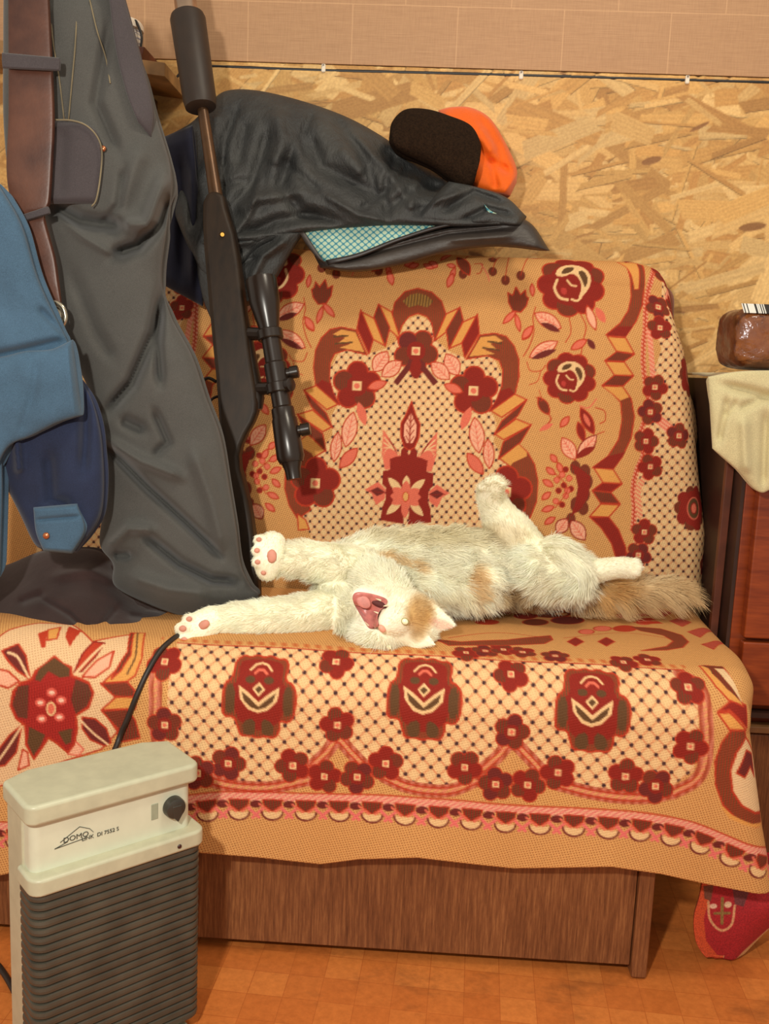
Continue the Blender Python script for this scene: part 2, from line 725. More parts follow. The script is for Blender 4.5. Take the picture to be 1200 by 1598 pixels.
# back wall
bm = bmesh.new()
box(bm, -1.6, 1.6, WY, WY+0.1, -0.06, 2.4)
tag(from_bm('wall_back', bm, plain('wall_plaster', (180, 140, 100), 0.9)), kind='structure')

# strand board on the lower wall: every strand drawn as its own long chip
x0, x1, z0, z1 = -0.9, 0.85, 0.3, 1.333
cv = Canvas(x0, x1, z0, z1, res=0.0014, base=(208, 160, 92))
rg = np.random.default_rng(5)
pal = [tuple(np.array(q_)*0.62+np.array((216, 172, 106))*0.38) for q_ in [(228, 184, 116), (214, 166, 96), (202, 150, 82), (238, 202, 140), (190, 138, 74), (222, 172, 100), (178, 124, 64), (232, 190, 124)]]
for i in range(5200):
    cx, cz = rg.uniform(x0, x1), rg.uniform(z0, z1)
    L, wd = rg.uniform(0.04, 0.17), rg.uniform(0.010, 0.036)
    if i % 2:
        L, wd = L*0.8, wd*0.32
    an = rg.choice([rg.normal(0.4, 0.35), rg.normal(0.0, 0.35), rg.normal(0.1, 0.5), rg.uniform(0, 3.1)])
    d = np.array([math.cos(an), math.sin(an)]); nn = np.array([-d[1], d[0]])
    c0 = np.array([cx, cz])
    j = rg.uniform(-0.3, 0.3, 4)
    P = [c0-d*L/2*(1+j[0])-nn*wd/2, c0+d*L/2-nn*wd/2*(1+j[1]), c0+d*L/2*(1+j[2])+nn*wd/2, c0-d*L/2+nn*wd/2*(1+j[3])]
    cc = np.array(pal[rg.integers(len(pal))], float)*rg.uniform(0.92, 1.05)
    fr = rg.uniform(500, 1500)

    def grain(U, V, cc=cc, nn=nn, fr=fr):
        k_ = 1+0.028*np.sin((U*nn[0]+V*nn[1])*fr)[..., None]
        return np.minimum(cc*k_, 255)
    cv.poly(P, grain, 0.0)
    if rg.random() < 0.25:
        cv.stroke([P[0], P[1]], 0.0016, cc*0.66)
for i in range(36):
    cx, cz = rg.uniform(x0, x1), rg.uniform(z0, z1)
    an = rg.uniform(-0.6, 0.9)
    L = rg.uniform(0.008, 0.03)
    cv.ell((cx, cz), L, L*rg.uniform(0.2, 0.4), (150, 104, 60), an)
nx, nz = int((x1-x0)/0.0024), int((z1-z0)/0.0024)
U, V = np.meshgrid(np.linspace(x0, x1, nx), np.linspace(z0, z1, nz))
lum = None
col = cv.sample(U.ravel(), V.ravel())
lum = (col[:, 0].reshape(U.shape)-200)/255.0
P = np.stack([U, np.full(U.shape, WY-0.012)-0.0015*lum, V], -1)
k = N('strand_board')
at = k.n('ShaderNodeAttribute', attribute_name='pattern')
v = k.coord((1, 1, 1))
f = k.noise(v, 260, 3)
k.l(k.mix(0.35, at.outputs['Color'], k.ramp(f, [(0.3, (190, 160, 130)), (0.7, (255, 250, 240))]), 'MULTIPLY'), k.b.inputs['Base Color'])
k.b.inputs['Roughness'].default_value = 0.62
k.bump(f, 0.15, 0.001)
o = grid_mesh('wall_strand_board', P, None, None, k.m, col, thick=0)
md = o.modifiers.new('thickness', 'SOLIDIFY'); md.thickness = 0.011; md.offset = 1
tag(o, 'tan strand board covering the lower back wall', kind='structure')

# upper wallpapered panel with a linen print and pale block outlines
k = N('linen_paper')
v = k.coord((3, 1, 160))
f = k.noise(v, 6, 4, 0.7)
base = k.ramp(f, [(0.25, (170, 128, 92)), (0.5, (184, 142, 104)), (0.75, (198, 156, 116))])
v2 = k.coord((120, 1, 8))
g = k.noise(v2, 5, 2)
base = k.mix(0.3, base, k.ramp(g, [(0.3, (215, 205, 200)), (0.7, (255, 255, 255))]), 'MULTIPLY')
sw = k.n('ShaderNodeTexCoord')
mp = k.n('ShaderNodeMapping')
mp.inputs['Rotation'].default_value = (math.radians(90), 0, 0)
mp.inputs['Location'].default_value = (0.066, 0, 0.0)
k.l(sw.outputs['Object'], mp.inputs[0])
bt = k.n('ShaderNodeTexBrick', i_Scale=1.0, i_Mortar_Size=0.0012, i_Mortar_Smooth=0.3, i_Brick_Width=0.19, i_Row_Height=0.36, offset=0.5)
bt.inputs['Color1'].default_value = (0, 0, 0, 1); bt.inputs['Color2'].default_value = (0, 0, 0, 1)
bt.inputs['Mortar'].default_value = (0.30, 0.30, 0.30, 1)
k.l(mp.outputs[0], bt.inputs['Vector'])
base = k.mix(bt.outputs['Color'], base, (232, 186, 140))
k.l(base, k.b.inputs['Base Color'])
k.b.inputs['Roughness'].default_value = 0.6
bm = bmesh.new()
box(bm, -1.2, 1.0, WY-0.016, WY-0.001, 1.337, 2.2)
tag(from_bm('wall_upper_panel', bm, k.m, bevel=0.001), kind='structure')

DARKP = plain('black_plastic', (34, 28, 26), 0.45, var=0.08)
# thin dark cable along the panel edge, held with small white clips
pts = [PY(330, 104, WY-0.02), PY(500, 110, WY-0.02), PY(700, 115, WY-0.02), PY(950, 122, WY-0.02), PY(1260, 131, WY-0.02)]
o = tube('wall_cable', [PY(262, 150, WY-0.02), PY(276, 122, WY-0.02), PY(296, 106, WY-0.02)]+pts, 0.0040, DARKP, n=240, seg=8)
tag(o, 'thin dark cable running along the seam above the strand board', 'cable')
WHITEP = plain('white_plastic', (236, 224, 206), 0.4, var=0.03)
for i, (px, py, where) in enumerate(((505, 107, 'above the dark jacket'), (813, 118, 'above the orange cap'), (1072, 125, 'furthest right'))):
    c = PY(px, py, WY-0.022)
    bm = bmesh.new()
    box(bm, c[0]-0.004, c[0]+0.004, WY-0.027, WY-0.013, c[2]-0.0075, c[2]+0.0075)
    e = empty('cable_clip', (c[0], WY-0.016, c[2]-0.0075))
    adopt(from_bm('clip_body', bm, WHITEP, bevel=0.0025), e)
    adopt(lathe('nail', (c[0], WY-0.030, c[2]+0.005), (c[0], WY-0.024, c[2]+0.005), [(0, 0.0015), (1, 0.0022)], plain('nail_steel', (150, 140, 130), 0.4, 0.9), seg=10), e)
    tag(e, 'small white cable clip on the wall seam, %s' % where, 'cable clip', 'white clips on the wall cable')
SCREW = plain('screw_steel', (58, 50, 48), 0.4, 0.6)
for px, py, where in ((521, 127, 'above the dark jacket'), (777, 139, 'above the orange cap'), (1092, 157, 'near the right edge')):
    c = PY(px, py, WY-0.014)
    o = lathe('wall_screw', (c[0], WY-0.0155, c[2]), (c[0], WY-0.012, c[2]), [(0, 0.0022), (0.4, 0.0042), (1, 0.0042)], SCREW, seg=14)
    tag(o, 'dark screw head in the strand board %s' % where, 'screw', 'screws in the strand board')

# ============================================================ SOFA
WOODB = N('brown_veneer')
v = WOODB.coord((1, 1, 0.06))
f = WOODB.noise(v, 330, 5, 0.75)
g = WOODB.noise(WOODB.coord((1, 1, 0.3)), 12, 3)
c = WOODB.ramp(f, [(0.3, (92, 52, 28)), (0.52, (132, 82, 48)), (0.75, (170, 116, 70))])
c = WOODB.mix(0.35, c, WOODB.ramp(g, [(0.3, (190, 170, 160)), (0.7, (255, 255, 250))]), 'MULTIPLY')
WOODB.l(c, WOODB.b.inputs['Base Color'])
WOODB.b.inputs['Roughness'].default_value = 0.45
WOODB.bump(f, 0.2, 0.001)
FOAM = fabric('sofa_upholstery', (120, 62, 40), wrinkle=0.1)
XL, XR = -0.74, 0.335
sofa = empty('sofa', (-0.08, 0.2, 0))
bm = bmesh.new(); box(bm, XL, XR-0.022, 0.004, 0.022, 0.016, 0.30)
adopt(from_bm('front_panel', bm, WOODB.m, bevel=0.0015), sofa)
bm = bmesh.new(); box(bm, XR-0.021, XR, -0.003, 0.40, 0.002, 0.30)
adopt(from_bm('side_panel', bm, WOODB.m, bevel=0.003), sofa)
bm = bmesh.new(); box(bm, XL, XL+0.02, 0.0, 0.40, 0.002, 0.30)
adopt(from_bm('side_panel', bm, WOODB.m, bevel=0.003), sofa)
bm = bmesh.new(); box(bm, XL, 0.425, 0.03, 0.352, 0.302, 0.392)
adopt(from_bm('seat', bm, FOAM, bevel=0.035, seg=5), sofa)
bm = bmesh.new()
vs = box(bm, XL, 0.43, 0.0, 0.11, 0.0, 0.555)
for q in vs:
    q.co.y += 0.405+0.11*q.co.z/0.56
    q.co.z += 0.405
adopt(from_bm('backrest', bm, FOAM, bevel=0.03, seg=5), sofa)
tag(sofa, 'low wooden-based sofa under two patterned throws, cat lying on it', 'sofa')

THROW = woven_material('throw_weave')

# ---- back throw ------------------------------------------------
RB = 0.045


def back_surface(u, v):
    """u: metres across (0 = room centre), v: metres up from the crease; over the top and down behind"""
    um = 0.483-0.066*np.clip((v-0.12)/0.45, 0, 1.2)-RB*0.6     # where the right side starts to turn back
    du = np.clip(u-um, 0, None)
    q = math.pi/2*RB
    a = np.clip(du, 0, q)/RB
    x = np.minimum(u, um)+RB*np.sin(a)*0.75
    back = RB*(1-np.cos(a))+np.clip(du-q, 0, None)
    h0 = 0.530
    dv = np.clip(v-h0, 0, None)
    b = np.clip(dv, 0, math.pi/2*RB)/RB
    z = np.minimum(v, h0)+RB*np.sin(b)
    back2 = RB*(1-np.cos(b))+np.clip(dv-q, 0, None)*0.12
    z = z-np.clip(dv-q, 0, None)*0.85
    z = z-0.022*np.clip((u-um+0.05)/0.07, 0, 1.6)**2*np.clip((v-0.44)/0.09, 0, 1)-0.035*np.clip(du/RB, 0, 1.6)**2*np.clip((v-0.40)/0.13, 0, 1)
    vv = np.minimum(v, h0)
    y = 0.378+0.105*vv/0.56+back+back2*np.clip(1-du/0.2, 0.3, 1)
    y = y-0.014*np.sin(np.clip((vv)/h0, 0, 1)*math.pi)*np.clip(np.cos((u-0.0)/0.62*1.5), 0, 1)
    y = y+0.002*np.sin(u*40+v*15)+0.0015*np.sin(u*17-v*33)
    low = np.clip(-v, 0, None)
    y = y+low*0.05
    y = np.minimum(y, WY-0.022)
    return np.stack([x, y, 0.418+z], -1)


BU0, BU1, BV0, BV1 = -0.74, 0.60, -0.075, 0.78
st_ = 0.0017
us = np.arange(BU0, BU1, st_)
vs_ = np.arange(BV0, BV1, st_)
U, V = np.meshgrid(us, vs_)
# the lowest strip only hangs at the right, past the end of the seat
P = back_surface(U, V)
lowm = (V < 0) & (U < 0.445)
P[..., 1] = np.where(lowm, np.minimum(0.385, P[..., 1]), P[..., 1])
# loose side fold on the right
side = np.clip((U-0.50)/0.06, 0, 1)*np.clip((V-0.18)/0.1, 0, 1)*np.clip((0.56-V)/0.08, 0, 1)
P[..., 0] += side*(0.020+0.008*np.sin(V*26))
sel = (V < 0.60) & (U < 0.53)
iv = Inv(P, U, V, sel & (np.arange(len(vs_))[:, None] % 4 == 0) & (np.arange(len(us))[None, :] % 4 == 0))
KB = 1450.0
cb = Canvas(BU0, BU1, BV0, BV1)
u0 = iv(650, 560)[0]                       # axis of the big medallion


def kpx(x, y):                             # metres of cloth per photo pixel at this spot
    a, b = iv(x-10, y), iv(x+10, y)
    return np.linalg.norm(b-a)/20


def mir(P_):
    Q = np.array(P_, float); Q[:, 0] = 2*u0-Q[:, 0]
    return Q


def B(pts, X0=0, Y0=0, k_=1.0, **kw):
    """polygon read in a zoomed crop -> cloth, drawn with its mirror image"""
    P_ = iv.many([(X0+a*k_, Y0+b*k_) for a, b in pts])
    cb.poly(P_, **kw)
    if 'nomir' not in kw:
        cb.poly(mir(P_), **kw)
    return P_


Z2 = dict(X0=600, Y0=380, k_=0.25)
Z3 = dict(X0=800, Y0=380, k_=0.27546)
Z8 = dict(X0=560, Y0=600, k_=0.28333)


def pt(x, y, z):
    return iv(z['X0']+x*z['k_'], z['Y0']+y*z['k_'])


def both(fn, c, *a, **kw):
    fn(c, *a, **kw)
    fn(np.array([2*u0-c[0], c[1]]), *a, **kw)


def leaf2(x0_, y0_, x1_, y1_, wd, z, col=LP, outline=RD, hatch=None):
    p, q = pt(x0_, y0_, z), pt(x1_, y1_, z)
    cb.leaf(p, q, wd, col, outline, hatch=hatch)
    cb.leaf((2*u0-p[0], p[1]), (2*u0-q[0], q[1]), wd, col, outline, hatch=hatch)


def stroke2(pts, z, wd, col):
    P_ = np.array([pt(a, b, z) for a, b in pts])
    P_ = catmull(P_, 24)
    cb.stroke(P_, wd, col)
    cb.stroke(mir(P_), wd, col)


# central openwork ground
Pm = iv.many([(652, 492), (672, 500), (680, 530), (700, 548), (730, 560), (770, 556), (785, 590), (780, 620), (765, 640), (775, 660),
              (770, 690), (790, 720), (815, 745), (828, 775), (815, 810), (790, 850), (780, 900), (740, 960)])
Pm2 = np.vstack([Pm, mir(Pm)[::-1]])
cb.lattice(Pm2, 0.0158, 0.0178, dot=0.0023)
# right band: openwork down to the edge
Pr = iv.many([(1032, 425), (1030, 470), (1020, 510), (1018, 560), (1010, 610), (1003, 660), (998, 720), (990, 780), (990, 830), (985, 880), (990, 930)])
Pr = np.vstack([Pr, [(0.62, -0.09), (0.62, 0.60), (Pr[0][0]+0.02, 0.60)]])
cb.lattice(Pr, 0.0175, 0.0178, dot=0.0024)
cb.lattice(mir(Pr), 0.0175, 0.0178, dot=0.0024)

SA = stripes(DR, BR); SB = stripes((160, 52, 30), (112, 72, 40))
# crowning arch
P_ = iv.many([(620, 530), (611, 494), (616, 472), (632, 455), (652, 450), (674, 456), (689, 470), (696, 490), (678, 532), (674, 505), (666, 494), (652, 489), (638, 494), (627, 508)])
cb.poly(P_, SB, outline=RD)
P_ = iv.many([(628, 470), (640, 460), (652, 457), (666, 461), (676, 470), (668, 480), (652, 476), (638, 480)])
cb.poly(P_, stripes((176, 130, 60), BR, 0.005))
# zig-zag ribbon beside it
B([(385, 440), (465, 402), (395, 545), (312, 608)], **Z2, col=YT, outline=RD)
B([(470, 395), (492, 480), (402, 660), (385, 540)], **Z2, col=SA, outline=RD)
B([(490, 490), (580, 450), (482, 622), (405, 655)], **Z2, col=YT, outline=RD)
B([(580, 440), (592, 560), (500, 715), (482, 622)], **Z2, col=DR, outline=RD)
# shoulder arch
B([(595, 572), (690, 560), (760, 580), (810, 640), (838, 720), (840, 830), (815, 940), (740, 1000), (655, 1050), (700, 975), (732, 890), (738, 790),
   (715, 730), (640, 700), (510, 722), (560, 640)], **Z2, col=SB, outline=RD)
B([(600, 585), (690, 575), (740, 610), (660, 625), (700, 660), (620, 660), (690, 690), (530, 705), (565, 645)], **Z2, col=YT)
B([(640, 605), (735, 618), (735, 630), (640, 615)], **Z2, col=BR)
B([(610, 645), (720, 662), (720, 672), (610, 655)], **Z2, col=BR)
B([(815, 940), (655, 1048), (702, 975), (722, 920), (780, 900)], **Z2, col=DR)
B([(665, 1045), (812, 940), (888, 975), (732, 1085)], **Z2, col=YT, outline=RD)
B([(890, 973), (832, 1075), (682, 1197), (732, 1108)], **Z2, col=SA, outline=RD)
B([(690, 1190), (822, 1095), (915, 1133), (742, 1225)], **Z2, col=YT, outline=RD)
B([(917, 1130), (850, 1240), (710, 1347), (742, 1238)], **Z2, col=SA, outline=RD)
# lower arch
B([(775, 410), (880, 328), (930, 375), (968, 440), (986, 530), (980, 640), (945, 730), (890, 800), (822, 740), (858, 680), (878, 600), (870, 510), (840, 455)], **Z8, col=SB, outline=RD)
B([(780, 408), (880, 330), (925, 372), (925, 395), (850, 430), (835, 448)], **Z8, col=YT)
B([(870, 560), (905, 560), (900, 660), (850, 720), (825, 735), (858, 680)], **Z8, col=DR)
B([(845, 800), (895, 770), (880, 860), (820, 850)], **Z8, col=YT, outline=RD)
kk = kpx(650, 550)
# flowers of the medallion
cb.flower(iv(649, 548), 33*kk, math.radians(60), 1)
cb.ell(iv(649, 575), 9*kk, 16*kk, DR)
cb.poly(iv.many([(636, 567), (640, 576), (620, 602), (614, 596)]), MA)
cb.poly(iv.many([(660, 567), (656, 576), (676, 602), (684, 596)]), MA)
both(cb.flower, iv(739, 610), 36*kk, math.radians(90), 0)
both(cb.flower, iv(790, 768), 38*kk, math.radians(90), 2)
# leaves of the medallion
leaf2(385, 690, 460, 822, 24*kk, Z2, LP, RD, PK)
leaf2(292, 742, 405, 848, 22*kk, Z2, LP, RD, PK)
leaf2(372, 880, 488, 928, 14*kk, Z2, PK, RD)
leaf2(562, 1085, 590, 1308, 23*kk, Z2, LP, RD, PK)
leaf2(540, 1018, 478, 1165, 14*kk, Z2, PK, None)
leaf2(645, 1220, 655, 1405, 17*kk, Z2, LP, RD, PK)
leaf2(515, 1308, 615, 1440, 18*kk, Z2, PK, RD)
# plant in the centre
u1 = iv(640, 700)[0]-0.0015


def C(pts, col, outline=None, ow=0.0018):
    P_ = iv.many([(560+a*0.28333, 600+b*0.28333) for a, b in pts])
    cb.poly(P_, col, outline=outline, ow=ow)
    Q = P_.copy(); Q[:, 0] = 2*u1-Q[:, 0]
    cb.poly(Q, col, outline=outline, ow=ow)


C([(430, 262), (425, 400), (400, 480), (330, 470), (320, 400), (375, 330)], PK)
for j in range(5):
    C([(330+j*14, 390-j*18), (420, 300+j*30), (424, 306+j*30), (333+j*14, 398-j*18)], CR)
C([(405, 300), (350, 380), (335, 395), (375, 330)], DR)
C([(285, 330), (318, 360), (322, 400), (345, 405), (378, 420), (372, 480), (410, 490), (408, 560), (385, 580), (380, 640), (395, 690), (398, 760), (270, 770), (285, 600)], DR)
C([(270, 400), (300, 350), (318, 360), (320, 520), (270, 600)], DR)
C([(430, 550), (500, 600), (460, 620), (430, 680), (385, 640), (385, 590)], PK)
C([(385, 605), (430, 580), (470, 603), (430, 630)], MA)
C([(385, 604), (475, 604), (475, 609), (385, 609)], DR)
spear = iv.many([(560+a*0.28333, 600+b*0.28333) for a, b in [(290, 95), (312, 165), (336, 220), (330, 290), (308, 345), (285, 360)]])
Q = spear.copy(); Q[:, 0] = 2*spear[0][0]-Q[:, 0]
cb.poly(np.vstack([spear, Q[::-1]]), DR, outline=RD)
ax_ = spear[0][0]
s2 = iv.many([(560+a*0.28333, 600+b*0.28333) for a, b in [(290, 160), (318, 225), (314, 285), (295, 325)]])
Q = s2.copy(); Q[:, 0] = 2*ax_-Q[:, 0]
cb.poly(np.vstack([s2, Q[::-1]]), LP)
for j in range(4):
    t0 = s2[0]*(1-(j+1)/4.5)+s2[3]*((j+1)/4.5)
    for sg in (-1, 1):
        cb.stroke([(ax_, t0[1]-0.004), (ax_+sg*0.0065, t0[1]+0.006)], 0.0013, DR)
cb.stroke([(ax_, s2[0][1]), (ax_, s2[3][1])], 0.0016, DR)
cst = iv(633, 775)
for j in range(8):
    an = math.pi/2+j*math.pi/4
    d = np.array([math.cos(an), math.sin(an)])
    L = 0.044 if j % 2 else 0.036
    if j in (2, 6):
        L = 0.026
    cb.leaf(cst+d*0.008, cst+d*L, 0.013, CR if j % 2 or j == 0 else PK, None)
for j in range(6):
    an = math.pi/6+j*math.pi/3
    d = np.array([math.cos(an), math.sin(an)])
    cb.leaf(cst, cst+d*0.027, 0.015, PK, None)
cb.ell(cst, 0.005, 0.008, (230, 170, 100), outline=RD, ow=0.0012)
both(cb.ell, iv(665, 840), 0.012, 0.02, DR)

# column of roses to the right (and its mirror to the left)


def bloom(c, r, seed, opened=True):
    rr = np.random.default_rng(seed)
    for mrr in (1, -1):
        cc = np.array(c) if mrr == 1 else np.array([2*u0-c[0], c[1]])
        for j in range(9):
            an = j*0.7+0.4
            d = np.array([math.cos(an)*mrr, math.sin(an)])
            cb.ell(cc+d*r*0.68, r*0.37, r*0.33, RD)
        for j in range(9):
            an = j*0.7+0.4
            d = np.array([math.cos(an)*mrr, math.sin(an)])
            cb.ell(cc+d*r*0.66, r*0.34, r*0.30, SA if j % 3 == 0 else DR)
        cb.ell(cc, r*0.70, r*0.66, DR)

        def W(pts):
            return np.array([cc+np.array([p_[0]*mrr, p_[1]])*r for p_ in pts])
        cb.poly(W([(-0.52, 0.22), (-0.42, 0.50), (-0.10, 0.66), (0.28, 0.62), (0.55, 0.36), (0.60, 0.02), (0.40, -0.32), (0.20, -0.46), (0.32, -0.10), (0.22, 0.18), (0.0, 0.34), (-0.22, 0.20)]), CR, smooth=1)
        cb.poly(W([(-0.34, 0.30), (-0.22, 0.52), (0.08, 0.56), (0.02, 0.40), (-0.18, 0.30)]), BR, smooth=1)
        cb.poly(W([(0.16, 0.40), (0.36, 0.44), (0.50, 0.16), (0.42, -0.12), (0.34, 0.06)]), BR, smooth=1)
        cb.stroke(catmull(W([(-0.44, 0.10), (-0.50, -0.16), (-0.34, -0.42), (-0.10, -0.48)]), 14), r*0.085, CR)
        cb.stroke(catmull(W([(-0.14, 0.10), (0.0, -0.04), (0.14, -0.06)]), 10), r*0.06, CR)
        cb.poly(W([(-0.30, -0.10), (-0.12, -0.16), (-0.16, -0.36), (-0.32, -0.28)]), (186, 60, 52), smooth=1)
        cb.stroke(catmull(W([(0.02, -0.46), (0.18, -0.50), (0.30, -0.40)]), 8), r*0.07, CR)


bloom(iv(892, 443), 52*kk, 1)
bloom(iv(889, 590), 40*kk, 2)
for a in ((225, 430, 215, 520, 9),):
    pass
stroke2([(130, 360), (115, 420), (120, 500), (95, 580), (60, 640)], Z3, 0.0017, RD)
stroke2([(320, 420), (330, 500), (300, 560)], Z3, 0.0016, RD)
stroke2([(385, 400), (415, 470), (400, 550), (385, 640)], Z3, 0.0018, RD)
stroke2([(80, 670), (100, 720), (160, 720), (185, 690)], Z3, 0.0016, RD)
stroke2([(160, 720), (140, 780), (95, 800)], Z3, 0.0013, RD)
stroke2([(470, 930), (520, 950), (525, 1000), (495, 1020)], Z3, 0.0018, RD)
stroke2([(380, 920), (430, 930), (475, 880)], Z3, 0.0022, PK)
stroke2([(480, 1080), (520, 1065)], Z3, 0.0015, RD)
leaf2(125, 395, 275, 480, 22*kk, Z3, LP, RD, PK)
leaf2(160, 450, 270, 500, 10*kk, Z3, MA, None)
leaf2(95, 645, 255, 555, 20*kk, Z3, LP, RD, PK)
leaf2(105, 655, 250, 600, 10*kk, Z3, MA, None)
leaf2(55, 545, 110, 480, 11*kk, Z3, PK, RD)
leaf2(420, 350, 470, 490, 13*kk, Z3, LP, RD)
leaf2(470, 360, 525, 450, 13*kk, Z3, PK, None)
leaf2(330, 600, 420, 545, 12*kk, Z3, PK, RD)
leaf2(425, 540, 465, 600, 10*kk, Z3, MA, None)
leaf2(145, 870, 205, 970, 15*kk, Z3, SA, RD)
stroke2([(130, 870), (165, 890), (150, 830)], Z3, 0.0012, RD)
stroke2([(200, 960), (215, 1000), (160, 1060)], Z3, 0.0022, RD)
leaf2(150, 1060, 230, 1020, 8*kk, Z3, PK, None)
leaf2(270, 1040, 320, 980, 10*kk, Z3, PK, RD)
leaf2(385, 930, 460, 1080, 17*kk, Z3, DR, RD)
leaf2(400, 960, 440, 1040, 7*kk, Z3, PK, None)
leaf2(370, 1010, 405, 1125, 12*kk, Z3, DR, RD)
leaf2(280, 1100, 355, 1225, 21*kk, Z3, LP, RD, PK)
leaf2(475, 1085, 365, 1215, 19*kk, Z3, LP, DR, PK)
leaf2(360, 1210, 470, 1150, 11*kk, Z3, DR, None)
# spray cluster
for (a, b, r1) in ((355, 1270, 8), (410, 1290, 8), (415, 1350, 10), (400, 1420, 10), (360, 1480, 9), (400, 1500, 8), (330, 1560, 7)):
    both(cb.ell, pt(a, b, Z3), r1*kk*1.05, r1*kk*1.35, SA)
P_ = [(330, 1250), (380, 1270), (440, 1320), (430, 1430), (390, 1500), (330, 1545), (355, 1470), (370, 1380), (355, 1310)]
B(P_, **Z3, col=DR)
for (a, b, c_, d_) in ((215, 1195, 250, 1240), (190, 1270, 240, 1310), (170, 1340, 230, 1375), (165, 1450, 215, 1410), (165, 1515, 235, 1490), (180, 1590, 240, 1550), (255, 1240, 280, 1300)):
    leaf2(a, b, c_, d_, 9*kk, Z3, PK, RD)
for (a, b) in ((250, 1340), (280, 1310), (300, 1280), (320, 1330), (290, 1370), (330, 1390), (260, 1400), (300, 1430), (245, 1460), (280, 1480), (310, 1400)):
    both(cb.ell, pt(a, b, Z3), 4.5*kk, 4.5*kk, PK if (a+b) % 20 else DR, outline=RD, ow=0.0012)
stroke2([(240, 1300), (310, 1390), (240, 1500)], Z3, 0.0014, RD)
leaf2(310, 1560, 250, 1640, 20*kk, Z3, LP, DR, PK)
leaf2(330, 1570, 410, 1680, 22*kk, Z3, LP, DR, PK)
# scrolling ribbon
B([(640, 130), (690, 118), (735, 130), (747, 230), (735, 350), (700, 440), (640, 527), (528, 518), (610, 450), (655, 380), (672, 300), (668, 210)], **Z3, col=SB, outline=RD)
B([(590, 112), (700, 120), (715, 150), (715, 260), (690, 260), (670, 180), (645, 140)], **Z3, col=YT, outline=RD, ow=0.0014)
B([(600, 92), (735, 92), (690, 108), (640, 112)], **Z3, col=DR)
B([(530, 518), (600, 470), (680, 470), (640, 527)], **Z3, col=DR)
B([(535, 525), (640, 535), (690, 625), (587, 610)], **Z3, col=YT, outline=RD)
B([(590, 612), (690, 628), (632, 668), (520, 665)], **Z3, col=SA, outline=RD)
B([(525, 668), (632, 672), (685, 748), (577, 748)], **Z3, col=YT, outline=RD)
B([(577, 745), (685, 750), (625, 808), (505, 805)], **Z3, col=SA, outline=RD)
B([(510, 810), (622, 808), (672, 880), (690, 980), (672, 1100), (620, 1210), (570, 1277), (452, 1270), (540, 1205), (600, 1110), (620, 1000), (612, 900), (565, 850)], **Z3, col=SB, outline=RD)
B([(515, 812), (620, 812), (660, 870), (610, 890), (565, 850)], **Z3, col=YT)
B([(455, 1270), (540, 1205), (640, 1180), (570, 1277)], **Z3, col=DR)
B([(460, 1272), (570, 1280), (620, 1360), (512, 1355)], **Z3, col=YT, outline=RD)
B([(510, 1355), (620, 1362), (557, 1410), (450, 1400)], **Z3, col=DR, outline=RD)
B([(450, 1400), (557, 1410), (610, 1475), (497, 1470)], **Z3, col=SA, outline=RD)
B([(500, 1475), (607, 1480), (545, 1550), (435, 1548)], **Z3, col=YT, outline=RD)
B([(437, 1550), (545, 1550), (600, 1620), (640, 1720), (650, 1800), (590, 1800), (560, 1700), (500, 1610)], **Z3, col=DR, outline=RD)
# edge garland of small flowers along the openwork band
ZB = [(845, 140), (790, 180), (745, 480), (735, 640), (745, 800), (775, 880)]
stroke2([(800, 140), (760, 300), (750, 480), (738, 640), (752, 800), (775, 930), (725, 1060), (745, 1180), (700, 1290), (680, 1400), (690, 1500), (680, 1620)], Z3, 0.0085, hstripes(LP, RD))
stroke2([(800, 140), (760, 300), (750, 480), (738, 640), (752, 800), (775, 930), (725, 1060), (745, 1180), (700, 1290), (680, 1400), (690, 1500), (680, 1620)], Z3, 0.0016, RD)
stroke2([(775, 500), (790, 700), (800, 830)], Z3, 0.009, hstripes(PK, LP))
stroke2([(780, 1150), (755, 1300), (710, 1400), (720, 1540)], Z3, 0.010, hstripes(PK, CR))
stroke2([(870, 370), (960, 280)], Z3, 0.020, hstripes(PK, LP))
stroke2([(830, 1000), (930, 1090)], Z3, 0.016, hstripes(LP, PK))
for j, (a, b) in enumerate(((840, 210), (820, 372), (820, 515), (805, 815), (780, 955), (755, 1120), (780, 1265), (940, 1090), (1000, 372), (745, 1635), (712, 1765))):
    both(cb.flower, pt(a, b, Z3), 19*kk, 0.3+j*0.7, j)
for j, (a, b, r1) in enumerate(((1035, 745, 36), (1025, 1500, 34))):
    cc = pt(a, b, Z3)
    for c2 in (cc, np.array([2*u0-cc[0], cc[1]])):
        for q in range(10):
            an = q*0.628
            cb.ell(c2+np.array([math.cos(an), math.sin(an)])*r1*kk*0.74, r1*kk*0.30, r1*kk*0.30, SA if q % 2 else DR)
        cb.ell(c2, r1*kk*0.8, r1*kk*0.8, DR)
        cb.ell(c2, r1*kk*0.42, r1*kk*0.48, BR, outline=PK, ow=0.0022)
        cb.ell(c2, r1*kk*0.2, r1*kk*0.24, PK, outline=DR)
for (px, py) in ((1108, 925), (1095, 880)):
    cb.flower(iv(px, py), 16*kk, 0.4, 1)
